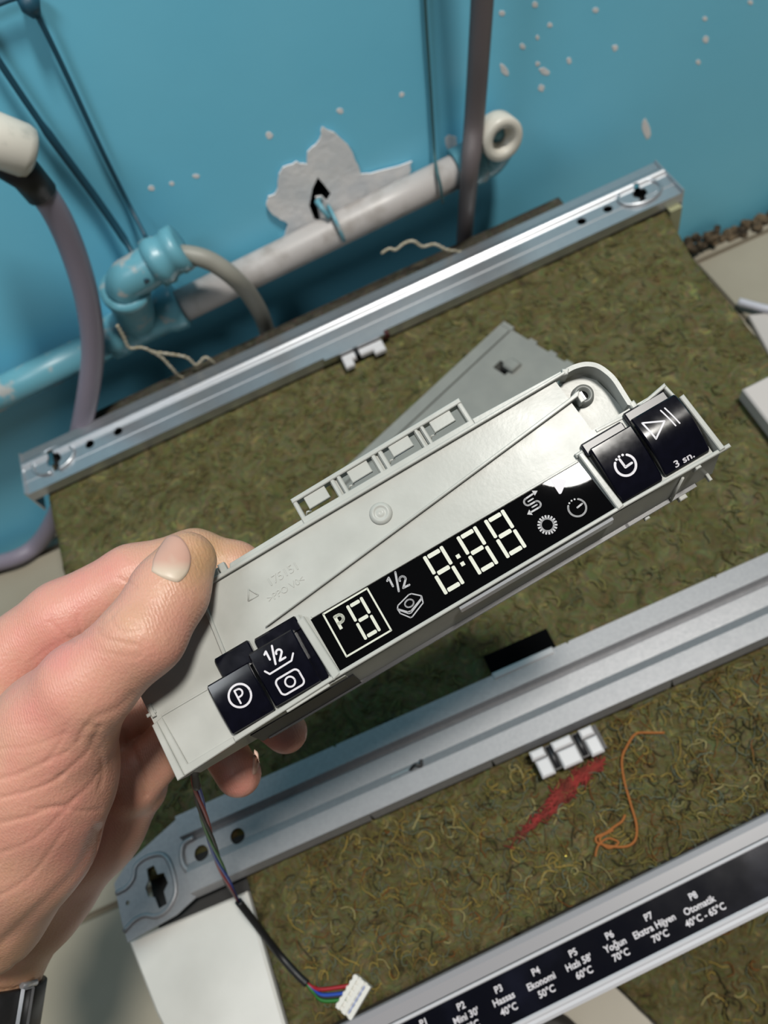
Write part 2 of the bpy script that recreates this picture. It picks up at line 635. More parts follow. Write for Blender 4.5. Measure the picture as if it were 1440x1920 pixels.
# clamp
Cm = wy(630, 420, .02)
mb = MB()
ring = []
u = ax.orthogonal().normalized()
v = ax.cross(u)
ringpts = [rel(Cm) + (u * cos(t) + v * sin(t)) * 0.0147 for t in [2 * pi * k / 24 for k in range(25)]]
mb.tube(ringpts, 0.0016, 6)
mb.tube([rel(Cm) + Vector((-.004, -.004, .011)), rel(Cm) + Vector((-.008, .006, .022)), rel(wy(602, 375, 0))], 0.0022, 8)
mb.build('pipe_clamp', M_tealfit, pt, label='teal painted pipe clamp with screw')
# outlet elbow
O0, O1, O2 = B, wy(916, 296, .02), wy(934, 262, .022)
OC = wy(928, 248, .03)
mb = MB()
mb.lathe(rel(B - ax * .016), ax, [(0, .0135), (0, .0178), (.02, .018), (.022, .0165)], 26)
mb.tube([rel(p) for p in spline([B, O1, O2, OC + Vector((0, .01, 0))], 6)], 0.0148, 20)
mb.build('elbow_fitting', M_tealfit, pt)
axo = Vector((0.03, -1, 0.12)).normalized()
mb = MB()
mb.lathe(rel(OC - axo * .004), axo, [(0, .0145), (.004, .0165), (.018, .0168), (.020, .0155), (.020, .0096), (.0185, .0090), (.012, .0090), (.012, .0062), (.006, .0062), (.006, .005), (-.001, .005)], 30)
mb.build('threaded_outlet', M_ivory, pt, label='open off-white threaded outlet')
mb = MB()
mb.lathe(rel(OC - axo * .0022), axo, [(0, .0045), (.003, .0045)], 20)  # black disc puts the shade of the open bore into colour
mb.build('bore_shade', M_black, pt)

# hoses, wires
h = MB()
pts = [wy(318, 480, .036), wy(352, 478, .04), wy(395, 490, .046), wy(440, 522, .05), wy(474, 562, .036), wy(498, 612, .020), wy(512, 680, .013)]
h.tube(spline(pts, 8), 0.0072, 14)
h.build('supply_hose', M_hoseg, None, label='short grey supply hose curving down from the painted elbow', category='hose')

h = MB()
pts = [wy(905, -120, .034), wy(905, -20, .034), wy(898, 100, .034), wy(889, 230, .034), wy(880, 330, .048), wy(872, 430, .022), wy(866, 520, .014)]
h.tube([pts[0] + Vector((.03, 0, .45))] + spline(pts, 8), [0.0078] * 31 + [0.0072] * 40, 14)
h.build('drain_hose', M_hosed, None, label='dull grey hose hanging straight down beside the threaded outlet', category='hose')

h = MB()
pts = [wy(20, 305, .055), wy(62, 340, .055), (wy(105, 400, .052)), wy(140, 480, .05), wy(165, 570, .05), wy(174, 660, .05), wy(163, 750, .05), wy(146, 830, .046), wy(126, 905, .036), wy(104, 968, .026),
       at_z(72, 1018, .014), at_z(30, 1046, .012), at_z(-40, 1062, .012), at_z(-130, 1070, .012)]
h.tube(spline(pts, 8), 0.0088, 16)
h.build('drain_hose', M_hosep, None, label='thick mauve grey hose looping from the white cap down to the floor', category='hose')

capo = thing('hose_cap', 'white cylindrical plastic cap at the left edge above the mauve hose', 'pipe cap', loc=wy(0, 270, .055))
mb = MB()
cb = capo.location
c1, c2 = wy(-120, 218, .055) - cb, wy(62, 290, .055) - cb
d = (c2 - c1)
mb.lathe(c1, d, [(0, .013), (0, .0155), (d.length - .006, .0158), (d.length - .002, .0145), (d.length, .011)], 28)
mb.build('cap', M_ivory, capo)
mb = MB()
mb.tube([wy(0, 300, .055) - cb, wy(48, 326, .055) - cb, wy(78, 362, .054) - cb], [0.0098, 0.0108, 0.0104], 18)  # black sleeve fills the dark gap below the cap
mb.build('gap_sleeve', M_rubber, capo, label='black sleeve in the dark gap below the cap')

wr = MB()
wr.tube(spline([wy(-40, 22, .006), wy(40, -6, .006), wy(66, 22, .007), wy(120, 130, .006), wy(190, 280, .006), wy(240, 380, .007), wy(275, 448, .03)], 6), 0.0017, 8)
wr.tube([wy(40, -8, .006), wy(58, 10, .006), wy(68, 30, .006)], [0.004, 0.0065, 0.003], 10)
wr.build('wall_wire', M_wire, None, label='thin dark teal wire running from a knot in the top left corner to the fitting', category='wire')
wr = MB()
wr.tube(spline([wy(-60, 20, .008), wy(0, 118, .008), wy(90, 250, .008), wy(180, 372, .008), wy(240, 460, .02), wy(276, 528, .052)], 6), [0.0022] * 12 + [0.003] * 12 + [.0022] * 7, 8)
wr.build('wall_wire', M_wire, None, label='thicker dark teal wire slanting from the left edge across the painted elbow', category='wire')
wr = MB()
wr.tube([wy(794, -60, .004) + Vector((-.02, 0, .45))] + spline([wy(794, -60, .004), wy(799, 40, .004), wy(808, 180, .004), wy(815, 290, .007), wy(819, 318, .03), wy(826, 350, .0375), wy(830, 380, .036)], 6), 0.0013, 8)
wr.build('wall_wire', mat('grey_teal_wire', srgb(66, 110, 116), 0.6), None, label='thin grey wire hanging left of the dull grey hose and over the pipe', category='wire')


def twine(ptslist, label):
    mb = MB()
    for pts in ptslist:
        P = spline(pts, 10)
        for ph in (0, pi):
            Q = []
            for i, p in enumerate(P):
                a = i * 0.9 + ph
                Q.append(p + Vector((cos(a) * .0006, 0, sin(a) * .0006)))
            mb.tube(Q, 0.0009, 6)
    mb.build('twine', M_twine, None, label=label, category='twine')


yt = 0.046
twine([[wy(220, 610, yt), wy(232, 632, yt), wy(243, 652, yt), wy(268, 652, yt), wy(300, 668, yt), wy(322, 690, yt), wy(337, 706, yt - .002), wy(358, 708, yt - .004)],
       [wy(285, 660, yt), wy(320, 664, yt), wy(350, 670, yt), wy(368, 684, yt), wy(384, 670, yt), wy(398, 678, yt), wy(408, 690, yt - .003)]],
      'frayed pale twine with a loose fork behind the left half of the rear rail')
twine([[wy(716, 474, yt), wy(730, 466, yt), wy(742, 468, yt), wy(758, 456, yt), wy(775, 452, yt), wy(792, 462, yt), wy(815, 458, yt), wy(838, 468, yt), wy(872, 474, yt - .004)]],
      'pale knotted twine lying behind the rear rail near the dull grey hose')

# ------------------------------------------------------------------ dishwasher body and rails
TOP = 0.165
dw = thing('dishwasher', 'opened dishwasher top with steel rails lying under olive felt', 'dishwasher', loc=(0.035, 0.27, 0))
db = dw.location


def D(x, y, z):
    return (x - db.x, y - db.y, z - db.z)


class DMB(MB):
    def v(s, p):
        return s.bm.verts.new((p[0] - db.x, p[1] - db.y, p[2] - db.z))


mb = DMB()
mb.box(-0.232, 0.292, 0.026, 0.480, 0.012, 0.150)
mb.build('chassis', M_case, dw, label='dark chassis under the felt')
# white enamelled left flange
mb = DMB()
pl = [(-.2473, .0905), (-.1783, .089), (-.1692, .089), (-.1658, .0), (-.2225, .0), (-.238, .048)]
mb.prism(pl, 0.155, 0.161, 0, 0.0015)
mb.build('side_flange', M_whitem, dw, label='white enamelled sheet flange')


def rail_mesh(name, prof, xs, slope, matl, thick=0.0012):
    """open (y,z) profile swept along x, given a thickness"""
    mb = DMB()
    n = len(prof)
    inner = []
    for i, (y, z) in enumerate(prof):
        a, b = prof[max(i - 1, 0)], prof[min(i + 1, len(prof) - 1)]
        t = Vector((b[0] - a[0], b[1] - a[1])).normalized()
        s_ = 1 if prof[-1][0] > prof[0][0] else -1
        inner.append((y + t.y * thick * s_, z - t.x * thick * s_))
    ring = prof + inner[::-1]
    rings = []
    for x in xs:
        dy = slope * (x - 0.04)
        rings.append([(x, y + dy, z) for y, z in ring])
    mb.loft(rings, 0)
    return mb.build(name, matl, dw)


RX0, RX1 = -0.262, 0.334
rprof = [(.4445, .1664), (.4447, .1756), (.4570, .1758), (.4576, .1763), (.4690, .1764), (.4705, .1770), (.4722, .1785), (.4740, .1793), (.4760, .1793), (.4778, .1785), (.4795, .1772), (.4810, .1768), (.4890, .1766), (.4892, .1650)]
xs = [RX0 + (RX1 - RX0) * i / 24 for i in range(25)]
rr = rail_mesh('rear_rail', rprof, xs, 0.018, M_steel)
rr['label'] = 'galvanised rear rail reflecting the teal wall'


def cyl_cut(x, y, r, z0=.14, z1=.22):
    c = DMB()
    c.lathe((x, y, z0), (0, 0, 1), [(0, r), (z1 - z0, r)], 20)
    return c


def slot_cut(poly, z0=.14, z1=.22):
    c = DMB()
    c.prism(poly, z0, z1)
    return c


def keyhole(cx, cy, s, a):
    P = [(-.0022, .0105), (.0022, .0105), (.0026, .005), (.0062, .004), (.0068, -.002), (.0032, -.005), (.0028, -.0115), (-.0022, -.0115), (-.0026, -.005), (-.0058, -.003), (-.006, .002), (-.0030, .0048)]
    return [(cx + (x * cos(a) - y * sin(a)) * s, cy + (x * sin(a) + y * cos(a)) * s) for x, y in P]


cuts = [cyl_cut(-.2020, .4620, .0040), cyl_cut(-.1760, .4622, .0040), cyl_cut(.2755, .4668, .0040), cyl_cut(.2510, .4662, .0040),
        slot_cut(keyhole(-.2350, .4620, 1.0, .1)), slot_cut(keyhole(.3055, .4685, .95, -.2))]
boolean_cut(rr, cuts)
# pressed end plates of the rear rail (raised bead around the keyhole, folded ends)
for sx, cx, cy in ((-1, -.2350, .462), (1, .3055, .4685)):
    mb = DMB()
    zz = .1772
    R_ = []
    for k in range(15):
        t = radians(-80) + radians(340) * k / 14 + (0 if sx < 0 else pi)
        R_.append((cx + cos(t) * .0185, cy + sin(t) * .0125, zz))
    mb.tube(spline(R_, 3), .0014, 8)
    xe = RX0 if sx < 0 else RX1
    dy = 0.018 * (xe - .04)
    mb.box(min(xe, xe + sx * .0014), max(xe, xe + sx * .0014), .4445 + dy, (.4890 + dy), .150, .1785, 0)
    mb.build('rail_end', M_steel, rr if False else dw, label='pressed steel end of the rear rail')
mb = DMB()
mb.box(.3215, .332, .4445, .456, .130, .166, 0)
mb.build('corner_tab', mat('dull_green_tab', srgb(168, 168, 130), 0.5), dw, label='pale green tab under the rail end')
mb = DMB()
mb.box(-.24, .318, .449, .485, .1662, .1668)  # black sheet: shade seen through the rear rail holes, put in as colour
mb.build('rail_hole_shade', M_black, dw, label='black sheet standing in for shade under the rear rail')
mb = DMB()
mb.box(-.205, -.150, .1045, .1196, .1655, .1660)  # black sheet: painted shade behind the front rail holes
mb.build('rail_hole_shade', M_black, dw, label='black sheet standing in for shade under the front rail')
# clip on the rear rail
mb = DMB()
mb.box(.006, .060, .4405, .4445, .1745, .1765, 0)
mb.box(.058, .064, .441, .448, .170, .1745, 1)
mb.build('clip_slot', [M_steel, mat('dark_red_spot', srgb(70, 26, 24), 0.6)], dw, label='folded steel slot edge')
mb = DMB()
for (a, b, c_, d_) in ((.0195, .0560, .4335, .4405), (.0195, .0275, .4270, .4340), (.0460, .0560, .4285, .4340)):
    mb.box(a, b, c_, d_, .1680, .1735, 0, .0012)
mb.box(.031, .035, .4335, .4412, .1685, .1738, 1)
mb.build('plastic_clip', [M_white, M_dark], dw, label='white plastic clip on the rear rail')

# front rail
FX0, FX1 = -0.2465, 0.352
z0 = .0
fprof = [(.1455, .1664), (.1450, .1728), (.1320, .1730), (.1303, .1690), (.1288, .1676), (.1270, .1694), (.1160, .1692), (.1105, .1736), (.0985, .1738), (.0962, .1650)]
xs = [-.198 + (FX1 + .198) * i / 24 for i in range(25)]
fr = rail_mesh('front_rail', fprof, xs, 0.0, M_steelw, 0.0007)
fr['label'] = 'wide pressed steel front rail with two grooves'
cuts = [cyl_cut(-.1880, .1185, .0047), cyl_cut(-.1635, .1190, .0047)]
for x in (.115, -.003, -.083, .29):
    cuts.append(slot_cut([(x, .0955), (x + .0028, .0955), (x + .0014, .0985)]))
for x in (-.148, -.09, .07, .172, .25):
    cuts.append(slot_cut([(x, .1462), (x + .004, .1462), (x + .002, .1436)]))
boolean_cut(fr, cuts)
# left end plate of the front rail
ep = DMB()
poly = [(-.2465, .1235), (-.236, .1315), (-.222, .1365), (-.1975, .1452), (-.1975, .0962), (-.2115, .0915), (-.2440, .0885), (-.2455, .100)]
ep.prism([(x, y) for x, y in poly], .1668, .1682)
epo = ep.build('rail_end', M_steelw, dw, label='steel end plate of the front rail with keyhole slot')
boolean_cut(epo, [slot_cut(keyhole(-.2205, .1120, 1.12, .12)), cyl_cut(-.2400, .1095, .0013)])
mb = DMB()
bead = [(-.2460, .1175), (-.239, .1180), (-.2335, .1215), (-.2310, .1275), (-.2230, .1300), (-.2125, .1275), (-.2085, .1180), (-.2090, .1040), (-.2160, .0965), (-.2240, .0955), (-.2300, .0985), (-.2370, .0985), (-.2450, .0950)]
mb.tube(spline([(x, y, .1683) for x, y in bead], 4), .0016, 8)
rim = [(-.190, .1290), (-.1975, .1275), (-.2005, .1200), (-.1985, .1125), (-.192, .1105), (-.182, .1110)]
mb.tube(spline([(x, y, .1705) for x, y in rim], 4), .0017, 8)
mb.build('pressed_bead', M_steelw, dw, label='raised pressed beads on the rail end')
# latch socket, its shade painted near-black, with white strip
mb = DMB()
mb.box(.0205, .0650, .1462, .1600, .1663, .1690, 0, .0006)
mb.build('latch_socket', mat('socket_shade', srgb(3, 3, 4), 0.95, 0, 0.1), dw, label='socket behind the front rail with its shade painted black')
mb = DMB()
mb.box(.0205, .0620, .1415, .1462, .1700, .1738, 0, .0009)
mb.build('latch_strip', M_white, dw, label='white plastic strip on the socket')
mb = DMB()
for a, b in ((.0215, .0300), (.0355, .0475), (.0535, .0615)):
    mb.box(a, b, .0775, .0880, .1640, .1700, 0, .0011)
    mb.box(a - .001, b - .0005, .0885, .0940, .1650, .1712, 0, .0011)
for a, b in ((.0300, .0355), (.0475, .0535), (.0615, .0640)):
    mb.box(a, b, .0790, .0940, .1630, .1672, 1)
for a in (.0328, .0506):
    mb.tube([(a, .093, .1675), (a, .080, .1668)], .0019, 8, 1)
mb.build('plastic_clip', [M_white, M_dark], dw, label='white plastic clip with dark bars on the front rail')
mb = DMB()
mb.box(-.0620, -.0490, .1090, .1140, .1690, .1716, 0, .0006)
mb.tube(spline([(-.050, .1120, .1710), (-.0455, .1135, .1745), (-.0420, .1120, .1738), (-.0405, .1150, .1745)], 4), .0011, 6, 1)
mb.build('spring_tab', [M_clear, M_dark], dw, label='small clear tab with dark hook on the front rail')


# ------------------------------------------------------------------ felt mats
def felt(name, outline, ztop, th, matl, label, amp=0.0014, step=0.0055, drop=None):
    xs_ = [p[0] for p in outline]
    ys_ = [p[1] for p in outline]

    def edge(y, side):
        best = []
        n = len(outline)
        for i in range(n):
            a, b = outline[i], outline[(i + 1) % n]
            if (a[1] - y) * (b[1] - y) <= 0 and a[1] != b[1]:
                t = (y - a[1]) / (b[1] - a[1])
                best.append(a[0] + t * (b[0] - a[0]))
        return min(best) if side < 0 else max(best)
    y0, y1 = min(ys_), max(ys_)
    ny = max(4, int((y1 - y0) / step))
    nx = max(4, int((max(xs_) - min(xs_)) / step))
    bm = bmesh.new()
    grid = []
    for j in range(ny + 1):
        y = y0 + (y1 - y0) * j / ny
        yy = min(max(y, y0 + 1e-6), y1 - 1e-6)
        xa, xb = edge(yy, -1), edge(yy, 1)
        xa += .0009 * noise.noise((0, y * 300, 3))
        xb += .0009 * noise.noise((9, y * 300, 3))
        row = []
        for i in range(nx + 1):
            x = xa + (xb - xa) * i / nx
            z = ztop + amp * noise.noise((x * 90, y * 90, 1)) + amp * .7 * noise.noise((x * 260, y * 260, 5))
            if drop:
                z += drop(x, y)
            row.append(bm.verts.new((x, y, z)))
        grid.append(row)
    for j in range(ny):
        for i in range(nx):
            bm.faces.new((grid[j][i], grid[j][i + 1], grid[j + 1][i + 1], grid[j + 1][i])).smooth = True
    border = grid[0] + [r[-1] for r in grid[1:]] + grid[-1][-2::-1] + [r[0] for r in grid[-2:0:-1]]
    low = [bm.verts.new((v_.co.x, v_.co.y, ztop - th)) for v_ in border]
    n = len(border)
    for i in range(n):
        bm.faces.new((border[i], low[i], low[(i + 1) % n], border[(i + 1) % n]))
    bm.faces.new(low)
    me = bpy.data.meshes.new(name)
    bm.to_mesh(me)
    bm.free()
    me.materials.append(matl)
    return link(name, me, None, label=label, category='felt mat')


right_edge = [(.300, .12), (.303, .20), (.303, .283), (.307, .316), (.308, .36), (.310, .393), (.318, .437), (.322, .47)]
f1 = felt('felt_mat', [(-.232, .12), (-.240, .20), (-.248, .36), (-.252, .47)] + right_edge[::-1], 0.1635, .013, M_felt,
          'large olive felt mat between the rear and front steel rails')
f2 = felt('felt_mat', [(-.1645, .0065), (-.1685, .104), (.345, .104), (.345, .0250), (.1, .0155)], 0.158, .0075, M_felt2,
          'brown olive felt mat strewn with curly fibres between front rail and label strip')
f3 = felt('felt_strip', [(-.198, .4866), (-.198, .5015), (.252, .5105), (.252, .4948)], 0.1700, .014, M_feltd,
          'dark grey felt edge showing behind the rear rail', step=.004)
f4 = felt('felt_mat', [(.052, -.120), (.012, -.034), (.0, 0.0), (.36, 0.0), (.36, -.120)], 0.010, .010, M_felt2,
          'shaded dark olive felt with a curved edge below the label strip')


def fibres(parent, region, n, ztop, cols, lmin, lmax, r, seed, avoid=None):
    rg = random.Random(seed)
    mb = MB()
    for i in range(n):
        x, y = rg.uniform(region[0], region[1]), rg.uniform(region[2], region[3])
        L = rg.uniform(lmin, lmax)
        a = rg.uniform(0, 2 * pi)
        curl = rg.uniform(-1, 1) * 5.0
        k = 7
        pts = []
        p = Vector((x, y, ztop + rg.uniform(-.0004, .0010)))
        hz = rg.uniform(0, .0015)
        for q in range(k):
            pts.append(p + Vector((0, 0, hz * sin(pi * q / (k - 1)))))
            a += curl / k + rg.uniform(-.55, .55)
            p = p + Vector((cos(a), sin(a), 0)) * L / k
        if any(q.x < region[0] or q.x > region[1] or q.y < region[2] or q.y > region[3] for q in pts):
            continue
        rr_ = r * rg.uniform(.6, 1.3)
        mb.tube(pts, rr_, 3, rg.choices(range(len(cols)), [c[1] for c in cols])[0], caps=False)
    return mb.build('curly_fibres', [c[0] for c in cols], parent, kind='stuff')


fm = [(mat('fibre_%s' % n_, c, .85, 0, .3), w_) for n_, c, w_ in (('tan', srgb(164, 140, 70), 2), ('olive', srgb(122, 112, 58), 5), ('pale', srgb(176, 164, 110), .9), ('grey', srgb(106, 112, 92), 3), ('dark', srgb(60, 54, 30), 2), ('rust', srgb(124, 78, 34), .8), ('brown', srgb(118, 92, 46), 2))]
fibres(f2, (-.15, .34, .012, .096), 2600, .1585, fm, .006, .018, .00036, 11)
fm1 = [(mat('fibre1_%s' % n_, c, .9, 0, .2), w_) for n_, c, w_ in (('olive', srgb(108, 104, 62), 4), ('pale', srgb(142, 136, 82), 1.6), ('grey', srgb(100, 102, 74), 3), ('brown', srgb(112, 96, 60), 2))]
fibres(f1, (-.228, .298, .148, .442), 2600, .1636, fm1, .005, .016, .00042, 12)
fibres(f4, (.055, .35, -.11, -.012), 500, .0105, fm, .008, .02, .0005, 13)
mb = MB()
for i in range(46):
    x, y = rnd.uniform(-.12, .3), rnd.uniform(.012, .094)
    mb.lathe((x, y, .1592), (rnd.uniform(-.5, .5), rnd.uniform(-.5, .5), 1), [(0, .0003), (.0002, .00035)], 6)
mb.build('gold_flecks', M_gold, f2, kind='stuff')

th = MB()
otp = [(1246, 1374), (1218, 1374), (1192, 1376), (1176, 1398), (1166, 1424), (1170, 1462), (1182, 1506), (1193, 1545), (1192, 1572), (1180, 1585), (1160, 1588), (1136, 1585), (1120, 1580), (1118, 1570), (1135, 1562), (1152, 1550), (1166, 1540), (1172, 1528)]
th.tube(spline([at_z(x, y, .1604 + .0006 * sin(i * 2.1)) for i, (x, y) in enumerate(otp)], 6), .00075, 6)
th.tube(spline([at_z(x, y, .1606) for x, y in [(1116, 1606), (1122, 1585), (1140, 1572), (1160, 1580), (1140, 1590), (1124, 1572), (1150, 1556)]], 6), .0006, 6)
th.build('thread', M_orange, None, label='loose orange thread curling across the front felt', category='thread')

mb = MB()
rg = random.Random(5)
axis_px = [(1126, 1432), (1092, 1452), (1062, 1480), (1040, 1508), (1012, 1534), (980, 1562), (950, 1592)]
wid = [2, 15, 19, 15, 13, 9, 3]
for i in range(260):
    t = min(max(rg.betavariate(1.1, 1.9), 0), .999) * (len(axis_px) - 1)
    k = int(t)
    f_ = t - k
    wx = wid[k] * (1 - f_) + wid[k + 1] * f_
    cx = axis_px[k][0] * (1 - f_) + axis_px[k + 1][0] * f_ + rg.gauss(0, .55) * wx * .8
    cy = axis_px[k][1] * (1 - f_) + axis_px[k + 1][1] * f_ + rg.gauss(0, .40) * wx * .8
    a = rg.gauss(2.4, .5)
    L = rg.uniform(8, 18)
    p0 = at_z(cx - cos(a) * L, cy - sin(a) * L, .1596)
    p1 = at_z(cx + rg.uniform(-3, 3), cy + rg.uniform(-3, 3), .1604)
    p2 = at_z(cx + cos(a) * L, cy + sin(a) * L, .1596)
    mb.tube([p0, p1, p2], .00045, 3, caps=False)
mb.build('lint_streak', M_redlint, None, kind='stuff', label='red streak of lint fibres in the felt beside the orange thread', category='lint')

# ------------------------------------------------------------------ grey cover lying on the felt
ca, cb_, cc = at_z(940, 618, .1645), at_z(1078, 702, .1645), at_z(745, 815, .1645)
ux = (cb_ - ca)
ux.z = 0
uy = (cc - ca)
uy.z = 0
Wd = ux.length * 1.0
ux.normalize()
uy = uy - ux * uy.dot(ux)
uy.normalize()
uz = Vector((0, 0, 1))
cmw = Matrix(((ux.x, uy.x, 0, ca.x), (ux.y, uy.y, 0, ca.y), (0, 0, 1, .1652), (0, 0, 0, 1)))
cov = thing('plastic_cover', 'flat grey plastic cover lying on the felt behind the held module', 'plastic cover', mw=cmw)
mb = MB()
Wc, Lc = .078, .19
hx0, hx1, hy0, hy1 = .0275, .0400, .030, .0385
for z_a, z_b, x_a, x_b, y_a, y_b in ((0, .006, 0, Wc, 0, Lc), (.006, .0105, .0145, Wc - .001, .002, Lc - .002)):
    for q in ((x_a, hx0, y_a, y_b), (hx1, x_b, y_a, y_b), (hx0, hx1, y_a, hy0), (hx0, hx1, hy1, y_b)):
        mb.box(*q, z_a, z_b)
mb.box(.009, .0115, .002, Lc - .002, .006, .0085, 0)
mb.box(.0005, .0115, -.0035, .0005, .001, .0065, 0)
for a in (.03, .05, .066):
    mb.box(a, a + .007, -.002, .001, .001, .008, 0)
co = mb.build('shell', M_cover, cov)
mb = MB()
mb.box(.026, .042, .029, .0395, .0003, .0012, 0)  # black sheet gives the slot its shade by colour
mb.build('slot_shadow_pad', M_black, cov, label='black sheet standing in for shade inside the square slot')
mb = MB()
mb.extrude_x([(.0225, .0105), (.0340, .0105), (.0345, .0135), (.0330, .0148), (.0255, .0142)], .0335, .0440, 0, bev=.0008)
mb.build('latch_tab', M_cover, cov, label='raised grey latch tab')

# ------------------------------------------------------------------ label strip of the door
ds = thing('door_label_strip', 'glossy black programme label strip with silver edges at the bottom right', 'control panel', loc=(.05, -.01, .150))
sb = ds.location


class SMB(MB):
    def v(s, p):
        return s.bm.verts.new((p[0] - sb.x, p[1] - sb.y, p[2] - sb.z))


FS = .036


def sweep(name, prof, matl, label=None):
    mb = SMB()
    rings = []
    for x in (-.20, -.1, 0, .1, .2, .34):
        rings.append([(x, y + FS * x, z + .12 * (y - .01) + .0012) for y, z in prof])
    mb.loft(rings, 0)
    o = mb.build(name, matl, ds)
    if label:
        o['label'] = label
    return o


sweep('upper_lip', [(.0105, .150), (.0105, .1650), (.0095, .1672), (.0065, .1684), (.0005, .1682), (.0000, .150)], M_lip, 'matt grey upper lip')
sweep('upper_edge', [(.0000, .150), (.0000, .1686), (-.0004, .1690), (-.0016, .1688), (-.0020, .1680), (-.0020, .150)], M_lipw, 'bright silver edge line')
sweep('label_face', [(-.0020, .150), (-.0020, .1678), (-.0242, .1678), (-.0242, .150)], M_gloss, 'glossy blue-black label face')
sweep('lower_edge', [(-.0242, .150), (-.0242, .1684), (-.0250, .1692), (-.0262, .1690), (-.0270, .1682), (-.0285, .1686), (-.0300, .1676), (-.0305, .150)], M_lipw, 'bright silver lower rim')
progs = [((794, 1918), ['P1', 'Ön Yıkama']), ((864, 1887), ['P2', "Mini 30'", '35°C']), ((934.5, 1855), ['P3', 'Hassas', '40°C']), ((1004.5, 1822), ['P4', 'Ekonomi', '50°C']), ((1074.5, 1787), ['P5', "Hızlı 58'", '60°C']),
         ((1143, 1754), ['P6', 'Yoğun', '70°C']), ((1216, 1719), ['P7', 'Ekstra Hijyen', '70°C']), ((1300, 1680), ['P8', 'Otomatik', '40°C - 65°C'])]
for (px, py), lines in progs:
    p = at_z(px, py, .168)
    mb = SMB()
    for k, ln in enumerate(lines):
        if ln == 'Ön Yıkama':
            continue
        V, Fc = text2d(ln, .0046, weight=.0001)
        vs = [mb.v((p.x + x + .0006 * k, p.y + y - .0051 * k + FS * x, .16795 + .0012 + .12 * (p.y - FS * p.x + y - .0051 * k - .01))) for x, y in V]
        for f_ in Fc:
            mb.f([vs[i] for i in f_])
    mb.build('program_label', M_print, ds)

# ------------------------------------------------------------------ white pieces at the right edge, shoe below
mb = MB()
pw = [at_z(x, y, .178) for x, y in [(1392, 729), (1440, 705), (1560, 645), (1620, 930), (1500, 850), (1447, 800)]]
du_ = (pw[1] - pw[0]).normalized()
dv_ = (pw[5] - pw[0]).normalized()
pl = [(q.x, q.y) for q in (pw[0], pw[0] + du_ * .17, pw[0] + du_ * .17 + dv_ * .095, pw[0] + dv_ * .095)]
mb.prism(pl, .1662, .178, 0, .0012)
mb.build('white_board', mat('board_white', srgb(214, 206, 202), .5), None, label='pale board corner lying on the felt at the right edge', category='board')
mb = MB()
mb.tube(spline([at_z(x, y, .008) for x, y in [(1385, 566), (1410, 573), (1445, 581), (1520, 590)]], 6), .0042, 12)
mb.build('white_tube', mat('tube_white', srgb(214, 216, 228), .35), None, label='thin white tube on the floor tiles at the right edge', category='tube')
mb = MB()
pw = [at_z(x, y, .004) for x, y in [(1402, 592), (1445, 588), (1540, 600), (1560, 760), (1450, 680)]]
mb.prism([(p.x, p.y) for p in pw], .0003, .006, 0, .001)
mb.build('white_sheet', mat('sheet_white', srgb(214, 208, 204), .5), None, label='whitish sheet on the floor just below the white tube', category='sheet')

so = thing('shoe', 'dark rounded shoe toe on the floor peeking under the label strip', 'shoe', loc=(-.045, -.085, 0))
mb = MB()
rings = []
for zz, k in ((0, 1.0), (.006, 1.03), (.014, 1.0), (.020, .9)):
    rings.append([(cos(t) * .030 * k, sin(t) * .052 * k, zz) for t in [2 * pi * i / 28 for i in range(28)]])
mb.loft(rings, 0, smooth=True)
mb.build('sole', M_shoe, so)
mb = MB()
rings = []
for zz, k in ((.019, .74), (.026, .66), (.031, .45), (.033, .15)):
    rings.append([(cos(t) * .030 * k, sin(t) * .052 * k - .004, zz) for t in [2 * pi * i / 28 for i in range(28)]])
mb.loft(rings, 0, smooth=True)
mb.build('upper', M_shoe2, so, label='pale grey shoe upper')

# ------------------------------------------------------------------ control module
MMW = Matrix(((ex[0], ey[0], ez[0], MO[0]), (ex[1], ey[1], ez[1], MO[1]), (ex[2], ey[2], ez[2], MO[2]), (0, 0, 0, 1)))
cm = thing('control_module', 'light grey display module with black buttons held in the left hand', 'control module', mw=MMW)
K = .001
h = MB(K)
# tray plate
plate = [(-112, -21.5), (-112, 29.5), (-70, 29.5), (66, 30.4), (67, 8.5), (97, 8.5), (97, -20), (59, -20), (-51, -20.5), (-90, -21)]
h.prism(plate, -2.2, 0)
# top ridge and flange
h.prism([(-112, 28.6), (-35, 29.6), (70, 30.2), (70, 31.3), (-35, 31.0), (-112, 30.2)], -2.2, 2.0, 0, .25)
h.prism([(-66, 29.6), (-35, 30.6), (-35, 33.2), (-64.5, 32.6)], -3.2, -.4, 0, .2)
h.prism([(34, 31), (69.5, 30.9), (69.5, 32.2), (34, 33.4)], -3.2, 0.4, 0, .2)
h.prism([(68.6, 30.2), (70.6, 29.6), (72, 31.2), (69.8, 32.4)], -9, 1.8, 0, .3)
h.box(-68.5, -66, 30.0, 34.0, -2.5, .8, 0, .3)
h.box(-75, -68.5, 31.2, 34.0, -6, -2.0, 0, .3)
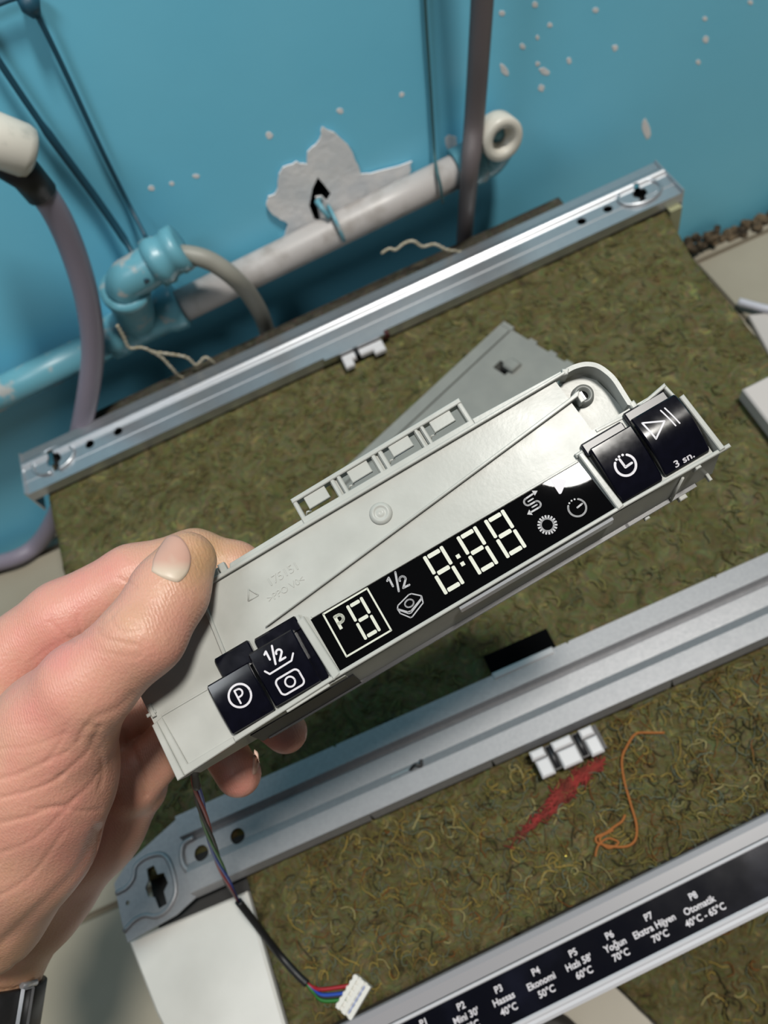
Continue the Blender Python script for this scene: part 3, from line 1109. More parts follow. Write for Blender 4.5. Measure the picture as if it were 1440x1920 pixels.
# hinge frames
h.box(-35.2, 34.0, 31.0, 33.4, -3.4, .3, 0, .25)
hb = lambda x: 41.2 + (x + 35) * .018
h.prism([(-35.2, 39.6), (34.0, 40.6), (34.0, 42.5), (-35.2, 41.3)], -4.2, .6, 0, .3)
for x0, x1 in ((-35.2, -33.6), (-20.2, -18.4), (-17.6, -15.9), (-3.4, -1.6), (-.7, 1.2), (14.2, 15.8), (16.6, 18.2), (32.2, 34.0)):
    h.box(x0, x1, 31.5, hb(x0) - .3, -4.2, .1 if x0 in (-35.2, 32.2) else -.3, 0, .25)
    h.box(x0 + .3, x1 - .3, 33.0, hb(x0) - 1.2, -.3, .25, 0, .1)
h.box(-18.6, -17.4, 31.5, 40.8, -4.2, -1.6, 0)
h.box(-1.8, -.6, 31.5, 41.2, -4.2, -1.6, 0)
h.box(15.6, 16.8, 31.5, 41.6, -4.2, -1.6, 0)
# left ribs and block
h.prism([(-81.2, 2.5), (-79.9, 2.3), (-77.6, 29), (-78.8, 29)], 0, 1.4, 0, .25)
h.prism([(-80.8, 7.5), (-79.7, 7.3), (-79.2, 2.6), (-80.4, 2.6)], 0, .8, 0, .2)
h.box(-111.3, -109.9, -.6, 4.0, -1, 1.4, 0, .3)
h.box(-113.0, -109.5, .4, 1.6, -1, .8, 0, .3)
h.prism([(-108.5, -.9), (-89.3, -.9), (-89.3, -1.7), (-108.5, -1.7)], 0, .35, 0, .1)
h.prism([(-112, -2.6), (-108.6, -1.8), (-107.6, -19.6), (-90, -19.4), (-90, -21.6), (-112, -22.6)], -8, .9, 0, .3)
h.prism([(-112.3, -2.8), (-110.4, -2.4), (-110.0, -22.6), (-112.6, -22.8)], -8, 2.0, 0, .3)
# bottom rim
h.prism([(-90, -19.6), (-90, -21.5), (-51, -20.2), (59.5, -19.9), (102.5, -20.6), (102.5, -19.2), (59.5, -18.6), (-51, -18.8)], -3, 2.2, 0, .3)
h.prism([(-71, -20.2), (-54, -19.9), (-54, -21.4), (-70.5, -21.8)], -3, 1.2, 0, .2)
# dividers
h.prism([(-53.2, 2.6), (-50.6, 3.2), (-48.9, -19.6), (-51.9, -20.4)], -2, 2.6, 0, .35)
h.prism([(57.6, 3.4), (59.4, 3.4), (61.0, -19.4), (58.6, -19.8)], -2, 2.6, 0, .35)
h.box(-54.5, -51.8, 2.2, 4.6, 0, 1.8, 0, .4)
h.box(57.0, 60.0, 2.6, 4.2, 0, 1.6, 0, .4)
h.prism([(-48.6, 1.3), (56.8, 1.3), (56.8, 2.1), (-48.6, 2.1)], 0, .5, 0, .15)
# diagonal rib
h.prism([(-63.6, 6.9), (-63.2, 6.5), (69.2, 20.9), (70.6, 22.6), (69.0, 22.6), (66, 21.9)], 0, 2.0, 0, .25)
h.prism([(69.0, 18.6), (70.6, 18.6), (70.8, 22.7), (69.2, 22.7)], -4, 1.0, 0, .2)
# right wall, top-right frame
h.prism([(97.4, 2.6), (99.3, 2.8), (100.2, -20), (98.2, -20)], -9, 3.0, 0, .3)
h.prism([(84.3, 7.4), (96.4, 9.6), (96.2, 8.2), (84.6, 6.2)], -9, 2.4, 0, .3)
h.prism([(95.2, 8.6), (96.4, 9.6), (97.2, 3.6), (96.0, 3.6)], -9, 2.0, 0, .3)
h.box(82.4, 84.6, 6.6, 10.0, -9, 1.6, 0, .4)
h.prism([(68.0, 8.0), (82.6, 7.2), (82.4, 6.2), (68.0, 7.0)], -5, .4, 0, .15)
hous = h.build('housing', M_house, cm)

# corner pocket plate and curved wall
h = MB(K)
h.prism([(66.6, 29.5), (70, 29.5), (77, 28.2), (80.4, 24.2), (81.6, 18), (82.6, 8), (67, 8)], -7.6, -5.6, 0, .2)
arc = [(71.0, 30.1), (74, 29.9), (77.4, 28.8), (80.0, 26.6), (81.5, 23.2), (82.2, 19.4), (82.0, 14), (81.8, 9.6)]
sp = [(p.x, p.y) for p in spline([(x, y, 0) for x, y in arc], 5)]
inner = sp
outer_ = inset(sp + [(60, 9.6), (60, 30)], -1.7)[:len(sp)]
poly = inner + outer_[::-1]
for i in range(len(sp) - 1):
    q = [inner[i], inner[i + 1], outer_[i + 1], outer_[i]]
    h.loft([[(x, y, z) for x, y in q] for z in (-9, 1.5)], 0)
h.build('corner_pocket', M_house, cm, label='rounded screw pocket at the top right corner')
h = MB(K)
h.lathe((72.6, 21.6, -6), (0, 0, 1), [(0, 4.2), (1.2, 4.0), (3.4, 3.6), (3.4, 2.0), (.6, 2.0)], 28)
h.build('screw_boss', M_nub, cm, label='round screw boss')
h = MB(K)
h.lathe((72.6, 21.6, -5.6), (0, 0, 1), [(0, 1.98), (.6, 1.98)], 20)  # black disc paints the shade at the bottom of the hole
h.box(72.4, 73.0, 20.0, 23.2, -5.2, -4.2, 1)
h.build('screw_hole', [M_black, M_steel], cm, label='screw hole with its shade painted black')
h = MB(K)
h.lathe((-10.4, 20.7, 0), (0, 0, 1), [(-.2, 4.1), (.5, 3.9), (1.3, 3.0), (1.35, 2.4), (1.0, 2.2), (1.1, 1.3), (1.5, .9), (1.2, .3)], 32)
h.build('round_boss', M_house, cm, label='small round stepped boss')
for x0, x1, y0 in ((-31.0, -22.6, 34.9), (-13.4, -5.3, 35.2), (3.6, 11.8, 35.8), (20.5, 29.0, 36.0)):
    h = MB(K)
    yt_ = hb(x0) - 1.6
    h.prism([(x0, y0), (x1, y0 + .15), (x1, yt_ + .1), (x0, yt_)], -1.7, -.2, 0, .25)
    h.tube([(x0 + .2, y0 - .2, -2.2), (x0 - 1.4, y0 + .3, -2.6), (x0 - 2.2, y0 - .6, -3)], .35, 8)
    h.build('hinge_tab', M_house, cm)
h = MB(K)
h.box(-16, 15.5, 29.5, 36.6, -15, -13.6)
h.build('circuit_board', M_pcb, cm, label='blue circuit board seen through the tab windows')

# under side
h = MB(K)
h.extrude_x([(-19.2, -2), (-20.2, 0.5), (-24.4, -15), (-22, -15)], -48, 99.0)
h.extrude_x([(-19.6, -2), (-21.0, 0.3), (-23.6, -14), (-22, -15)], -110, -48)
h.box(-111.5, 66, 27.5, 29.2, -15, -2.2)
h.box(-111.5, -109.8, -21, 29, -15, -2)
h.box(97.5, 99.3, -20, 8, -15, -8)
h.box(-110, 66, -22, 29, -16, -15)
h.box(66, 98, -22, 7, -16, -15)
h.build('side_walls', M_house, cm, label='grey module side walls')
h = MB(K)
h.extrude_x([(28.5, -16), (28.5, -25), (-25.5, -25), (-25.6, -14.6), (-24.2, -14.6)], -84, 64, bev=.4)
h.extrude_x([(6.5, -16), (6.5, -25), (-25.5, -25), (-25.6, -14.6), (-24.2, -14.6)], 62, 92, bev=.4)
h.extrude_x([(-20, -6), (-22.0, -3.2), (-25.2, -15), (-22, -16)], -86, -46)
h.build('back_cover', M_back, cm, label='black rear cover')
h = MB(K)
h.box(84, 87, -27.2, -24.4, -18, -15, 0, .3)
h.box(70, 72, -26.8, -24.6, -18, -16, 0, .3)
h.box(95.5, 96.7, -26.4, -20.6, -14, -12, 0, .2)
h.tube([(84, -21.2, -1), (82.2, -23.8, -10), (80.8, -25.4, -15)], .5, 8)
h.box(88.5, 90.6, -21.4, -20.0, -2.6, 1.4, 0, .2)
h.build('side_clip', M_house, cm, label='small clips on the lower side')
h = MB(K)
h.extrude_x([(-20.6, 1.4), (-21.6, 1.2), (-22.4, -3.0), (-21.2, -3.4)], -4, 56, bev=.2)  # thin steel-coloured strip below the rim
h.build('lower_strip', M_steel, cm, label='shiny steel-coloured strip along the lower side')

# embossed marking
V, Fc = text2d('175151', 4.2)
V2, F2 = text2d('>PPO V0<', 3.3)
mb = MB(K)


def emb(mb, V, Fc, x, y, ang, z0, z1):
    lo_ = []
    hi_ = []
    for a, b in V:
        q = (x + a * cos(ang) - b * sin(ang), y + a * sin(ang) + b * cos(ang))
        lo_.append(mb.v((q[0], q[1], z0)))
        hi_.append(mb.v((q[0], q[1], z1)))
    from collections import Counter
    ec = Counter()
    for f_ in Fc:
        mb.f([hi_[i] for i in f_])
        for i in range(len(f_)):
            ec[tuple(sorted((f_[i], f_[(i + 1) % len(f_)])))] += 1
    for (i, j), n_ in ec.items():
        if n_ == 1:
            mb.f((lo_[i], lo_[j], hi_[j], hi_[i]))


emb(mb, V, Fc, -50.0, 19.6, .02, 0, .24)
emb(mb, V2, F2, -51.6, 14.6, .02, 0, .24)
for a, b in (((-64.8, 17.6), (-60.8, 17.6)), ((-60.8, 17.6), (-62.8, 21.2)), ((-62.8, 21.2), (-64.8, 17.6))):
    mb.tube([(a[0], a[1], .05), (b[0], b[1], .05)], .26, 6)
mb.build('embossed_mark', M_house, cm, label='raised moulding numbers in the grey plastic')

# display window
dsp = MB(K)
dsp.prism([(-49.2, 1.2), (57.0, 1.2), (58.6, -18.9), (-48.8, -19.0)], -1.5, .25, 0, .1)
disp = dsp.build('display_window', M_glass, cm, label='glossy black display window')
ZD = lambda x, y: .32


def seg8(x0, x1, y0, y1, wv, wh, sl):
    """seven segments of a digit, each a mesh of its own"""
    ym = (y0 + y1) / 2
    h_ = (y1 - y0)
    S = [[(x0, ym + .35), (x0 + wv, ym + .35), (x0 + wv, y1 - .1), (x0, y1 - .1)], [(x0, y0), (x0 + wv, y0), (x0 + wv, ym - .35), (x0, ym - .35)],
         [(x1 - wv, ym + .35), (x1, ym + .35), (x1, y1), (x1 - wv, y1)], [(x1 - wv, y0 + .1), (x1, y0 + .1), (x1, ym - .35), (x1 - wv, ym - .35)]]
    gx0, gx1 = x0 + wv + .35, x1 - wv - .35
    S += [[(gx0, y1 - wh - .2), (gx1, y1 - wh - .2), (gx1, y1 - .2), (gx0, y1 - .2)], [(gx0, ym - wh / 2), (gx1, ym - wh / 2), (gx1, ym + wh / 2), (gx0, ym + wh / 2)],
          [(gx0, y0 + .1), (gx1, y0 + .1), (gx1, y0 + wh + .1), (gx0, y0 + wh + .1)]]
    for poly in S:
        mb = MB(K)
        c_ = []
        n_ = len(poly)
        for i in range(n_):
            p, q, r = [Vector(poly[j % n_]) for j in (i - 1, i, i + 1)]
            c_.append(q + (p - q).normalized() * .28)
            c_.append(q + (r - q).normalized() * .28)
        mb.flat([(p.x + sl * (p.y - y0) * 0, p.y) for p in c_], ZD)
        mb.build('segment', M_seg, disp)


seg8(-36.6, -30.2, -14.1, -.9, 1.05, 1.25, 0)
seg8(-5.75, 2.1, -14.65, .25, 1.25, 1.5, 0)
seg8(7.5, 15.35, -14.65, .3, 1.25, 1.5, 0)
seg8(18.5, 26.4, -14.7, .4, 1.25, 1.5, 0)


def icon(name, fn, matl=M_icon, parent=None, zf=ZD):
    mb = MB(K)
    fn(mb, zf)
    return mb.build(name, matl, parent or disp)


def txt(mb, s, x, y, size, ang, zf, wgt=0.0, sx=1.0):
    V, Fc = text2d(s, size, weight=wgt)
    vs = []
    for a, b in V:
        a *= sx
        q = (x + a * cos(ang) - b * sin(ang), y + a * sin(ang) + b * cos(ang))
        vs.append(mb.v((q[0], q[1], zf(*q))))
    for f_ in Fc:
        mb.f([vs[i] for i in f_])


def circ(cx, cy, r, a0=0, a1=360, n=32, ry=None):
    return [(cx + r * cos(radians(a0 + (a1 - a0) * k / n)), cy + (ry or r) * sin(radians(a0 + (a1 - a0) * k / n))) for k in range(n + 1)]


def ic_box(mb, zf):
    mb.ribbon([(-44.6, .6), (-27.3, .6), (-27.3, -15.7), (-44.6, -15.7)], .62, zf, closed=True)


def ic_P(mb, zf):
    mb.ribbon([(-41.6, -6.9), (-41.6, -1.9)], 1.1, zf, cap=False)
    mb.ribbon([(-41.6, -2.25), (-40.5, -2.25)] + circ(-40.5, -3.55, 1.3, 90, -90, 10) + [(-41.6, -4.85)], 1.05, zf)


def half(mb, zf, x, y, s, wd, ang=0):
    def T(p):
        return [(x + (a * cos(ang) - b * sin(ang)) * s, y + (a * sin(ang) + b * cos(ang)) * s) for a, b in p]
    mb.ribbon(T([(-3.1, 1.9), (-2.1, 2.7), (-2.1, -.8)]), wd, zf)
    mb.ribbon(T([(1.0, 3.4), (-1.0, -3.4)]), wd, zf)
    mb.ribbon(T([(1.1, -.2)] + circ(2.2, -.2, 1.15, 170, -20, 10) + [(1.0, -3.1), (3.5, -3.1)]), wd, zf)


def ic_tablet(mb, zf):
    top = [(-21.7, -9.9), (-15.8, -8.5), (-13.0, -11.0), (-18.6, -13.2)]
    mb.ribbon([(-21.9, -10.6), (-21.2, -9.7), (-16.2, -8.4), (-15.2, -8.6), (-12.8, -10.8), (-13.2, -11.6), (-18.3, -13.5), (-19.4, -13.2)], .42, zf, closed=True)
    mb.ribbon([(-21.9, -10.6), (-21.8, -12.4), (-19.6, -15.3), (-18.9, -15.4), (-13.4, -13.2), (-12.7, -11.0)], .42, zf)
    mb.ribbon([(-21.6, -11.3), (-19.4, -13.9), (-18.6, -14.1), (-13.3, -12.0)], .35, zf)
    mb.ribbon(circ(-17.5, -11.0, 1.55, 0, 360, 20, 1.25), .5, zf)


def ic_salt(mb, zf):
    x, y = 36.0, -2.6
    mb.ribbon([(x + 1.9, y + 2.4), (x - 1.2, y + 2.2)] + circ(x - 1.2, y + .95, 1.25, 90, 270, 10) + [(x + 1.0, y - .3)] + circ(x + 1.0, y - 1.5, 1.2, 90, -90, 10) + [(x - 2.3, y - 2.7)], .62, zf)
    mb.ribbon([(x + .9, y + .95), (x - 1.0, y + .9)], .5, zf)
    mb.ribbon([(x - .9, y - 1.45), (x + .9, y - 1.5)], .5, zf)
    mb.flat([(x + 2.0, y + 3.5), (x + 3.7, y + 2.5), (x + 2.0, y + 1.5)], zf)
    mb.flat([(x - 2.2, y - 1.6), (x - 3.7, y - 2.7), (x - 2.2, y - 3.8)], zf)


def ic_sun(mb, zf):
    x, y = 36.2, -11.8
    mb.ribbon(circ(x, y, 2.15, 0, 360, 32), .55, zf)
    for k in range(18):
        t = 2 * pi * (k + .5) / 18
        mb.ribbon([(x + 2.2 * cos(t), y + 2.2 * sin(t)), (x + 3.35 * cos(t), y + 3.35 * sin(t))], .62, zf, cap=False)


def ic_tri(mb, zf):
    mb.flat([(45.3, 1.0), (45.4, 1.2), (45.8, 1.15), (49.7, -1.4), (49.9, -1.9), (49.6, -2.5), (46.1, -5.0), (45.6, -5.0), (45.3, -4.7)], zf)


def clock(mb, zf, x, y, r, wd, hands, tilt=0):
    mb.ribbon(circ(x, y, r, 132 + tilt, 408 + tilt - 3, 34), wd, zf)
    for a in (112, 90, 68):
        mb.disc((x + r * cos(radians(a + tilt)), y + r * sin(radians(a + tilt))), wd * .52, zf)
    mb.ribbon(hands, wd, zf)


icon('program_frame', ic_box, M_seg)
icon('program_letter', ic_P, M_seg)
icon('half_icon', lambda mb, zf: half(mb, zf, -17.4, -2.6, .92, .72, -.06))
icon('tablet_icon', ic_tablet)
icon('salt_icon', ic_salt)
icon('sun_icon', ic_sun)
icon('arrow_icon', ic_tri, M_print)  # whiter than its neighbours: lamp reflection put into the colour
icon('timer_icon', lambda mb, zf: clock(mb, zf, 47.9, -11.9, 3.0, .62, [(48.0, -11.9), (50.0, -11.6)], 6))
icon('colon', lambda mb, zf: [mb.flat([(4.1, -5.0 - d_), (5.5, -5.0 - d_), (5.5, -6.4 - d_), (4.1, -6.4 - d_)], zf) for d_ in (0, 2.95)], M_seg)


# buttons
def button(name, main, prof, band, bprof, label, bev=.45):
    mb = MB(K)
    x0, x1 = main
    mb.extrude_x(prof, x0, x1, 0, False, bev)
    if band:
        mb.extrude_x(bprof, band[0], band[1], 1 if band[0] > 0 else 0, False, bev)
    o = mb.build(name, [M_key, M_band], cm, label=label)
    o.data.polygons.foreach_set('use_smooth', [True] * len(o.data.polygons))
    o.data.set_sharp_from_angle(angle=radians(24))
    top = sorted([(y, z) for y, z in prof if z > -1])
    ys_, zs_ = [p[0] for p in top], [p[1] for p in top]
    return o, (lambda x, y: float(np.interp(y, ys_, zs_)) + .06)


def prof_btn(y0, y1, z0_, z1_, crown=.6, n=8):
    P = [(y0 + .1, -2), (y0, z0_ - 1.6), (y0 + .5, z0_ - .5)]
    for i in range(n + 1):
        t = i / n
        y = y0 + 1.5 + (y1 - y0 - 2.0) * t
        P.append((y, z0_ + (z1_ - z0_) * t + crown * sin(pi * t)))
    P += [(y1, z1_ - .6), (y1 + .05, -2)]
    return P


bp, zP = button('program_button', (-89.6, -73.6), prof_btn(-19.3, -1.0, 3.4, 4.4, .7), (-84.0, -70.8), [(-2, -2), (-2, 2.5), (5.2, 2.5), (5.9, 1.8), (5.9, -2)], 'black button marked with a circled P')
bh, zH = button('half_load_button', (-72.6, -55.6), prof_btn(-18.8, 1.2, 3.4, 4.6, .7), (-69.0, -53.0), [(0, -2), (0, 2.6), (4.2, 2.6), (4.9, 1.8), (4.9, -2)], 'black button marked one half with a tablet')
mbk = MB(K)
mbk.extrude_x([(-18.6, -2), (-18.6, .8), (-10, 1.6), (3.4, 1.4), (3.8, -2)], -56, -52.8, 0, False, .4)
mbk.build('button_cheek', M_key, bh)
bc, zC = button('delay_button', (61.2, 77.4), prof_btn(-18.6, 2.6, 2.2, 5.2, .8), (60.2, 76.4), [(1, -2), (1, 2.6), (5.2, 2.6), (5.9, 1.6), (5.8, -2)], 'black button marked with a clock dial')
bs, zS = button('start_button', (78.6, 96.2), prof_btn(-18.2, 4.2, 2.2, 4.6, 2.0, 12), (78.4, 94.4), [(2.5, -2), (2.5, 2.7), (7.0, 2.7), (7.7, 1.6), (7.6, -2)], 'black curved button marked with a play triangle and bars')


def ic_Pb(mb, zf):
    mb.ribbon(circ(-81.0, -9.3, 3.75, 0, 360, 36), .72, zf)
    mb.ribbon([(-81.9, -11.6), (-81.9, -7.1), (-80.9, -7.1)] + circ(-80.9, -8.35, 1.25, 90, -90, 8) + [(-81.9, -9.6)], .62, zf)


icon('button_print', ic_Pb, M_print, bp, zP)


def ic_hl(mb, zf):
    half(mb, zf, -64.9, -3.4, .86, .72, 0.0)
    mb.ribbon([(-70.0, -6.6), (-69.0, -8.2), (-60.6, -8.0), (-59.0, -6.2)], .62, zf)
    rr_ = []
    x0, x1, y0, y1, rc = -68.8, -60.2, -16.6, -10.9, 1.5
    for cx_, cy_, a in ((x1 - rc, y1 - rc, 0), (x0 + rc, y1 - rc, 90), (x0 + rc, y0 + rc, 180), (x1 - rc, y0 + rc, 270)):
        rr_ += circ(cx_, cy_, rc, a, a + 90, 6)
    mb.ribbon(rr_, .66, zf, closed=True)
    mb.ribbon(circ(-64.4, -13.7, 1.65, 0, 360, 24), .62, zf)


icon('button_print', ic_hl, M_print, bh, zH)
icon('button_print', lambda mb, zf: clock(mb, zf, 68.4, -8.2, 3.5, .85, [(67.7, -5.6), (68.0, -8.8), (70.6, -8.6)], 6), M_print, bc, zC)


def ic_st(mb, zf):
    mb.ribbon([(80.9, 1.1), (87.4, -2.2), (81.6, -5.9)], .62, zf, closed=True)
    mb.ribbon([(88.6, 1.6), (89.6, -5.4)], .5, zf)
    mb.ribbon([(90.2, 1.6), (91.2, -5.4)], .5, zf)
    txt(mb, '3 sn.', 86.6, -16.4, 3.1, 0, zf, .06, 1.35)


icon('button_print', ic_st, M_print, bs, zS)

# cable of the module
iv = MMW.inverted()


def ml(p):
    q = iv @ Vector(p)
    return q


cab = [at_d(366, 1448, .284), at_d(372, 1490, .30), at_d(388, 1550, .335), at_d(408, 1610, .375), at_d(428, 1656, .405)]
cab2 = [at_d(428, 1656, .405), at_d(447, 1690, .419), at_d(478, 1730, .427), at_z(520, 1785, .169), at_z(556, 1826, .1655), at_z(576, 1845, .1645)]
mb = MB()
mb.tube([ml(p) for p in spline(cab2[1:], 8)], .0021, 12)
mb.build('cable_sheath', M_rubber, cm, label='black cable sheath')
mb = MB()
mb.tube([ml(p) for p in spline([at_d(363, 1436, .279), cab[0], at_d(369, 1475, .293)], 6)], .0017, 10)
mb.build('cable_collar', M_rubber, cm, label='black cable collar under the module')
wm = [M_red, M_blue, M_green, M_rubber]
pth = spline(cab, 10)
conn_c = at_z(664, 1869, .165)
for k in range(4):
    mb = MB()
    Q = []
    for i, p in enumerate(pth):
        a = i * .22 + k * pi / 2 + 2.4
        Q.append(ml(p + Vector(RT) * cos(a) * .0011 + Vector(FW) * sin(a) * .0009))
    Q.append(ml(cab2[1]))
    mb.tube(Q, .00085, 7)
    off = (-14, 0, 12, 5)[k]
    end = at_z(652 - off * .25, 1862 + off, .1655)
    st = cab2[-1]
    mid = at_z(606, (1855, 1866, 1876, 1870)[k], .1655)
    mb.tube([ml(p) for p in spline([st, at_z(588, 1856 + off * .3, .1645), mid, end], 6)], .0011, 7)
    mb.build(('red_wire', 'blue_wire', 'green_wire', 'black_wire')[k], wm[k], cm)
mb = MB()
cu_ = (at_z(684, 1838, .166) - at_z(652, 1892, .166)).normalized()
cv_ = Vector((cu_.y, -cu_.x, 0))
cw_ = Vector((0, 0, 1))


def cbox(a0, a1, b0, b1, c0_, c1_, mi=0):
    mb.loft([[ml(conn_c + cu_ * a + cv_ * b + cw_ * c_) for a, b in ((a0, b0), (a1, b0), (a1, b1), (a0, b1))] for c_ in (c0_, c1_)], mi)


cbox(-.0095, .0095, -.0052, .0052, -.003, .0006)
for b in (-.0042, 0.0, .0042):
    cbox(-.0095, .0095, b - .0012, b + .0012, .0006, .0024)
for i in range(6):
    a = -.008 + i * .0032
    cbox(a - .0008, a + .0008, -.0060, .0054, .0006, .0016)
cbox(-.008, .008, .0018, .0026, .0006, .0018, 1)
mb.build('connector', [M_conn, mat('pale_blue_edge', srgb(150, 164, 208), .5)], cm, label='white ridged cable connector')

# ------------------------------------------------------------------ hand
def cs(px, py, Z):
    return np.array([(px - 720) / FPX * Z, (py - 960) / FPX * Z, Z])       # camera frame, mm


H = 1.25
lo_c = np.array([-196., -6., 222.])
hi_c = np.array([-24., 236., 384.])
nn = np.ceil((hi_c - lo_c) / H).astype(int)
ax_ = [lo_c[i] + H * np.arange(nn[i]) for i in range(3)]
GX, GY, GZ = np.meshgrid(*[a.astype(np.float32) for a in ax_], indexing='ij')


def capsule(a, ra, b, rb):
    a, b = cs(*a), cs(*b)
    d = b - a
    L2 = float(d @ d)
    t = np.clip(((GX - a[0]) * d[0] + (GY - a[1]) * d[1] + (GZ - a[2]) * d[2]) / L2, 0, 1).astype(np.float32)
    return np.sqrt((GX - a[0] - t * d[0]) ** 2 + (GY - a[1] - t * d[1]) ** 2 + (GZ - a[2] - t * d[2]) ** 2) - (ra + (rb - ra) * t)


def smin(a, b, k):
    h_ = np.clip(0.5 + 0.5 * (b - a) / k, 0, 1)
    return b * (1 - h_) + a * h_ - k * h_ * (1 - h_)


def chain(pts, k=4):
    d = None
    for (a, ra), (b, rb) in zip(pts[:-1], pts[1:]):
        c_ = capsule(a, ra, b, rb)
        d = c_ if d is None else smin(d, c_, k)
    return d


palm = chain([((-110, 2140, 312), 25), ((-45, 1790, 336), 26), ((52, 1655, 334), 26.5), ((176, 1545, 338), 19.5), ((250, 1475, 332), 13.8)], 10)
palm = smin(palm, chain([((20, 1620, 312), 24), ((40, 1420, 305), 22), ((10, 1270, 300), 17)], 8), 12)
palm = smin(palm, chain([((150, 1560, 326), 16), ((180, 1400, 330), 14), ((120, 1330, 322), 14)], 8), 10)
thenar = chain([((-40, 1690, 284), 26), ((30, 1560, 272), 26), ((70, 1450, 264), 24.5), ((105, 1365, 256), 19)], 9)
palm = smin(palm, thenar, 7)
thumb = chain([((70, 1410, 257), 19), ((160, 1290, 246), 14.7), ((270, 1190, 243), 12.6), ((318, 1110, 250), 12.1), ((350, 1052, 256), 10.0)], 5)
index = chain([((-20, 1270, 300), 17.0), ((120, 1160, 298), 14.6), ((250, 1085, 301), 13.0), ((365, 1052, 305), 12.2), ((440, 1065, 306), 10.2), ((540, 1120, 308), 8.6)], 4)
middle = chain([((90, 1310, 316), 13), ((300, 1230, 328), 10.8), ((440, 1290, 326), 9.8), ((536, 1372, 318), 9.0)], 3)
ring_ = chain([((150, 1380, 322), 13), ((300, 1310, 336), 10.6), ((400, 1375, 328), 9.6), ((448, 1452, 320), 9.4)], 3)
pinky = chain([((245, 1468, 322), 12.6), ((330, 1385, 326), 10.2), ((420, 1330, 330), 8.6), ((470, 1330, 324), 8.0)], 3)
out = palm
for fng, k in ((index, 6), (middle, 5), (ring_, 4), (pinky, 6), (thumb, 9)):
    fj = smin(palm, fng, k)
    out = smin(out, fj, 1.2)
# the module presses into the skin: keep the flesh clear of its body
R3 = np.array([RT, DW, FW])
mo = R3 @ (MO - CAM) * 1000
mx_, my_, mz_ = R3 @ ex, R3 @ ey, R3 @ ez
LX = (GX - mo[0]) * mx_[0] + (GY - mo[1]) * mx_[1] + (GZ - mo[2]) * mx_[2]
LY = (GX - mo[0]) * my_[0] + (GY - mo[1]) * my_[1] + (GZ - mo[2]) * my_[2]
LZ = (GX - mo[0]) * mz_[0] + (GY - mo[1]) * mz_[1] + (GZ - mo[2]) * mz_[2]


def boxsdf(x0, x1, y0, y1, z0_, z1_):
    qx = np.abs(LX - (x0 + x1) / 2) - (x1 - x0) / 2
    qy = np.abs(LY - (y0 + y1) / 2) - (y1 - y0) / 2
    qz = np.abs(LZ - (z0_ + z1_) / 2) - (z1_ - z0_) / 2
    return np.sqrt(np.maximum(qx, 0) ** 2 + np.maximum(qy, 0) ** 2 + np.maximum(qz, 0) ** 2) + np.minimum(np.maximum(qx, np.maximum(qy, qz)), 0)


out = np.maximum(out, .5 - boxsdf(-113, 102, -24, 31.5, -26, 1.6))
_a0, _a1 = cs(-45, 1790, 336), cs(-110, 2140, 312)
_ad = (_a0 - _a1) / np.linalg.norm(_a0 - _a1)
_wc = cs(-58, 1888, 330)
_al = (GX - _wc[0]) * _ad[0] + (GY - _wc[1]) * _ad[1] + (GZ - _wc[2]) * _ad[2]
_rd = np.sqrt((GX - _wc[0] - _al * _ad[0]) ** 2 + (GY - _wc[1] - _al * _ad[1]) ** 2 + (GZ - _wc[2] - _al * _ad[2]) ** 2)
out = np.where(np.abs(_al) < 11, np.maximum(out, _rd - 27.6), out)
out = out.astype(np.float32)
for a_ in range(3):
    for e_ in (0, -1):
        sl_ = [slice(None)] * 3
        sl_[a_] = e_
        out[tuple(sl_)] = np.maximum(out[tuple(sl_)], 0.6)


def surface_nets(F):
    S = F < 0
    nx, ny, nz = F.shape
    C = np.zeros((nx - 1, ny - 1, nz - 1), np.int8)
    for i in (0, 1):
        for j in (0, 1):
            for k in (0, 1):
                C += S[i:nx - 1 + i, j:ny - 1 + j, k:nz - 1 + k]
    act = (C > 0) & (C < 8)
    idx = -np.ones(act.shape, np.int64)
    ijk = np.argwhere(act)
    idx[act] = np.arange(len(ijk))
    acc = np.zeros((len(ijk), 3))
    cnt = np.zeros(len(ijk))
    cor = [(i, j, k) for i in (0, 1) for j in (0, 1) for k in (0, 1)]
    for a in cor:
        for b in cor:
            if sum(abs(p - q) for p, q in zip(a, b)) == 1 and a < b:
                fa = F[ijk[:, 0] + a[0], ijk[:, 1] + a[1], ijk[:, 2] + a[2]]
                fb = F[ijk[:, 0] + b[0], ijk[:, 1] + b[1], ijk[:, 2] + b[2]]
                m_ = (fa < 0) != (fb < 0)
                t = np.where(m_, fa / np.where(m_, fa - fb, 1), 0)
                p = np.array(a) + t[:, None] * (np.array(b) - np.array(a))
                acc[m_] += p[m_]
                cnt[m_] += 1
    V = ijk + acc / cnt[:, None]
    faces = []
    for axn in range(3):
        u, v_ = (axn + 1) % 3, (axn + 2) % 3
        sl0 = [slice(None)] * 3
        sl1 = [slice(None)] * 3
        sl0[axn] = slice(0, -1)
        sl1[axn] = slice(1, None)
        ch = S[tuple(sl0)] != S[tuple(sl1)]
        pos = np.argwhere(ch)
        ok = (pos[:, u] > 0) & (pos[:, v_] > 0) & (pos[:, u] < F.shape[u] - 1) & (pos[:, v_] < F.shape[v_] - 1)
        pos = pos[ok]
        du = np.zeros(3, int)
        du[u] = 1
        dv = np.zeros(3, int)
        dv[v_] = 1
        q = [pos - du - dv, pos - dv, pos, pos - du]
        ids = np.stack([idx[x[:, 0], x[:, 1], x[:, 2]] for x in q], 1)
        inside = S[pos[:, 0], pos[:, 1], pos[:, 2]]
        ids[~inside] = ids[~inside][:, ::-1]
        faces.append(ids)
    return V, np.concatenate(faces)


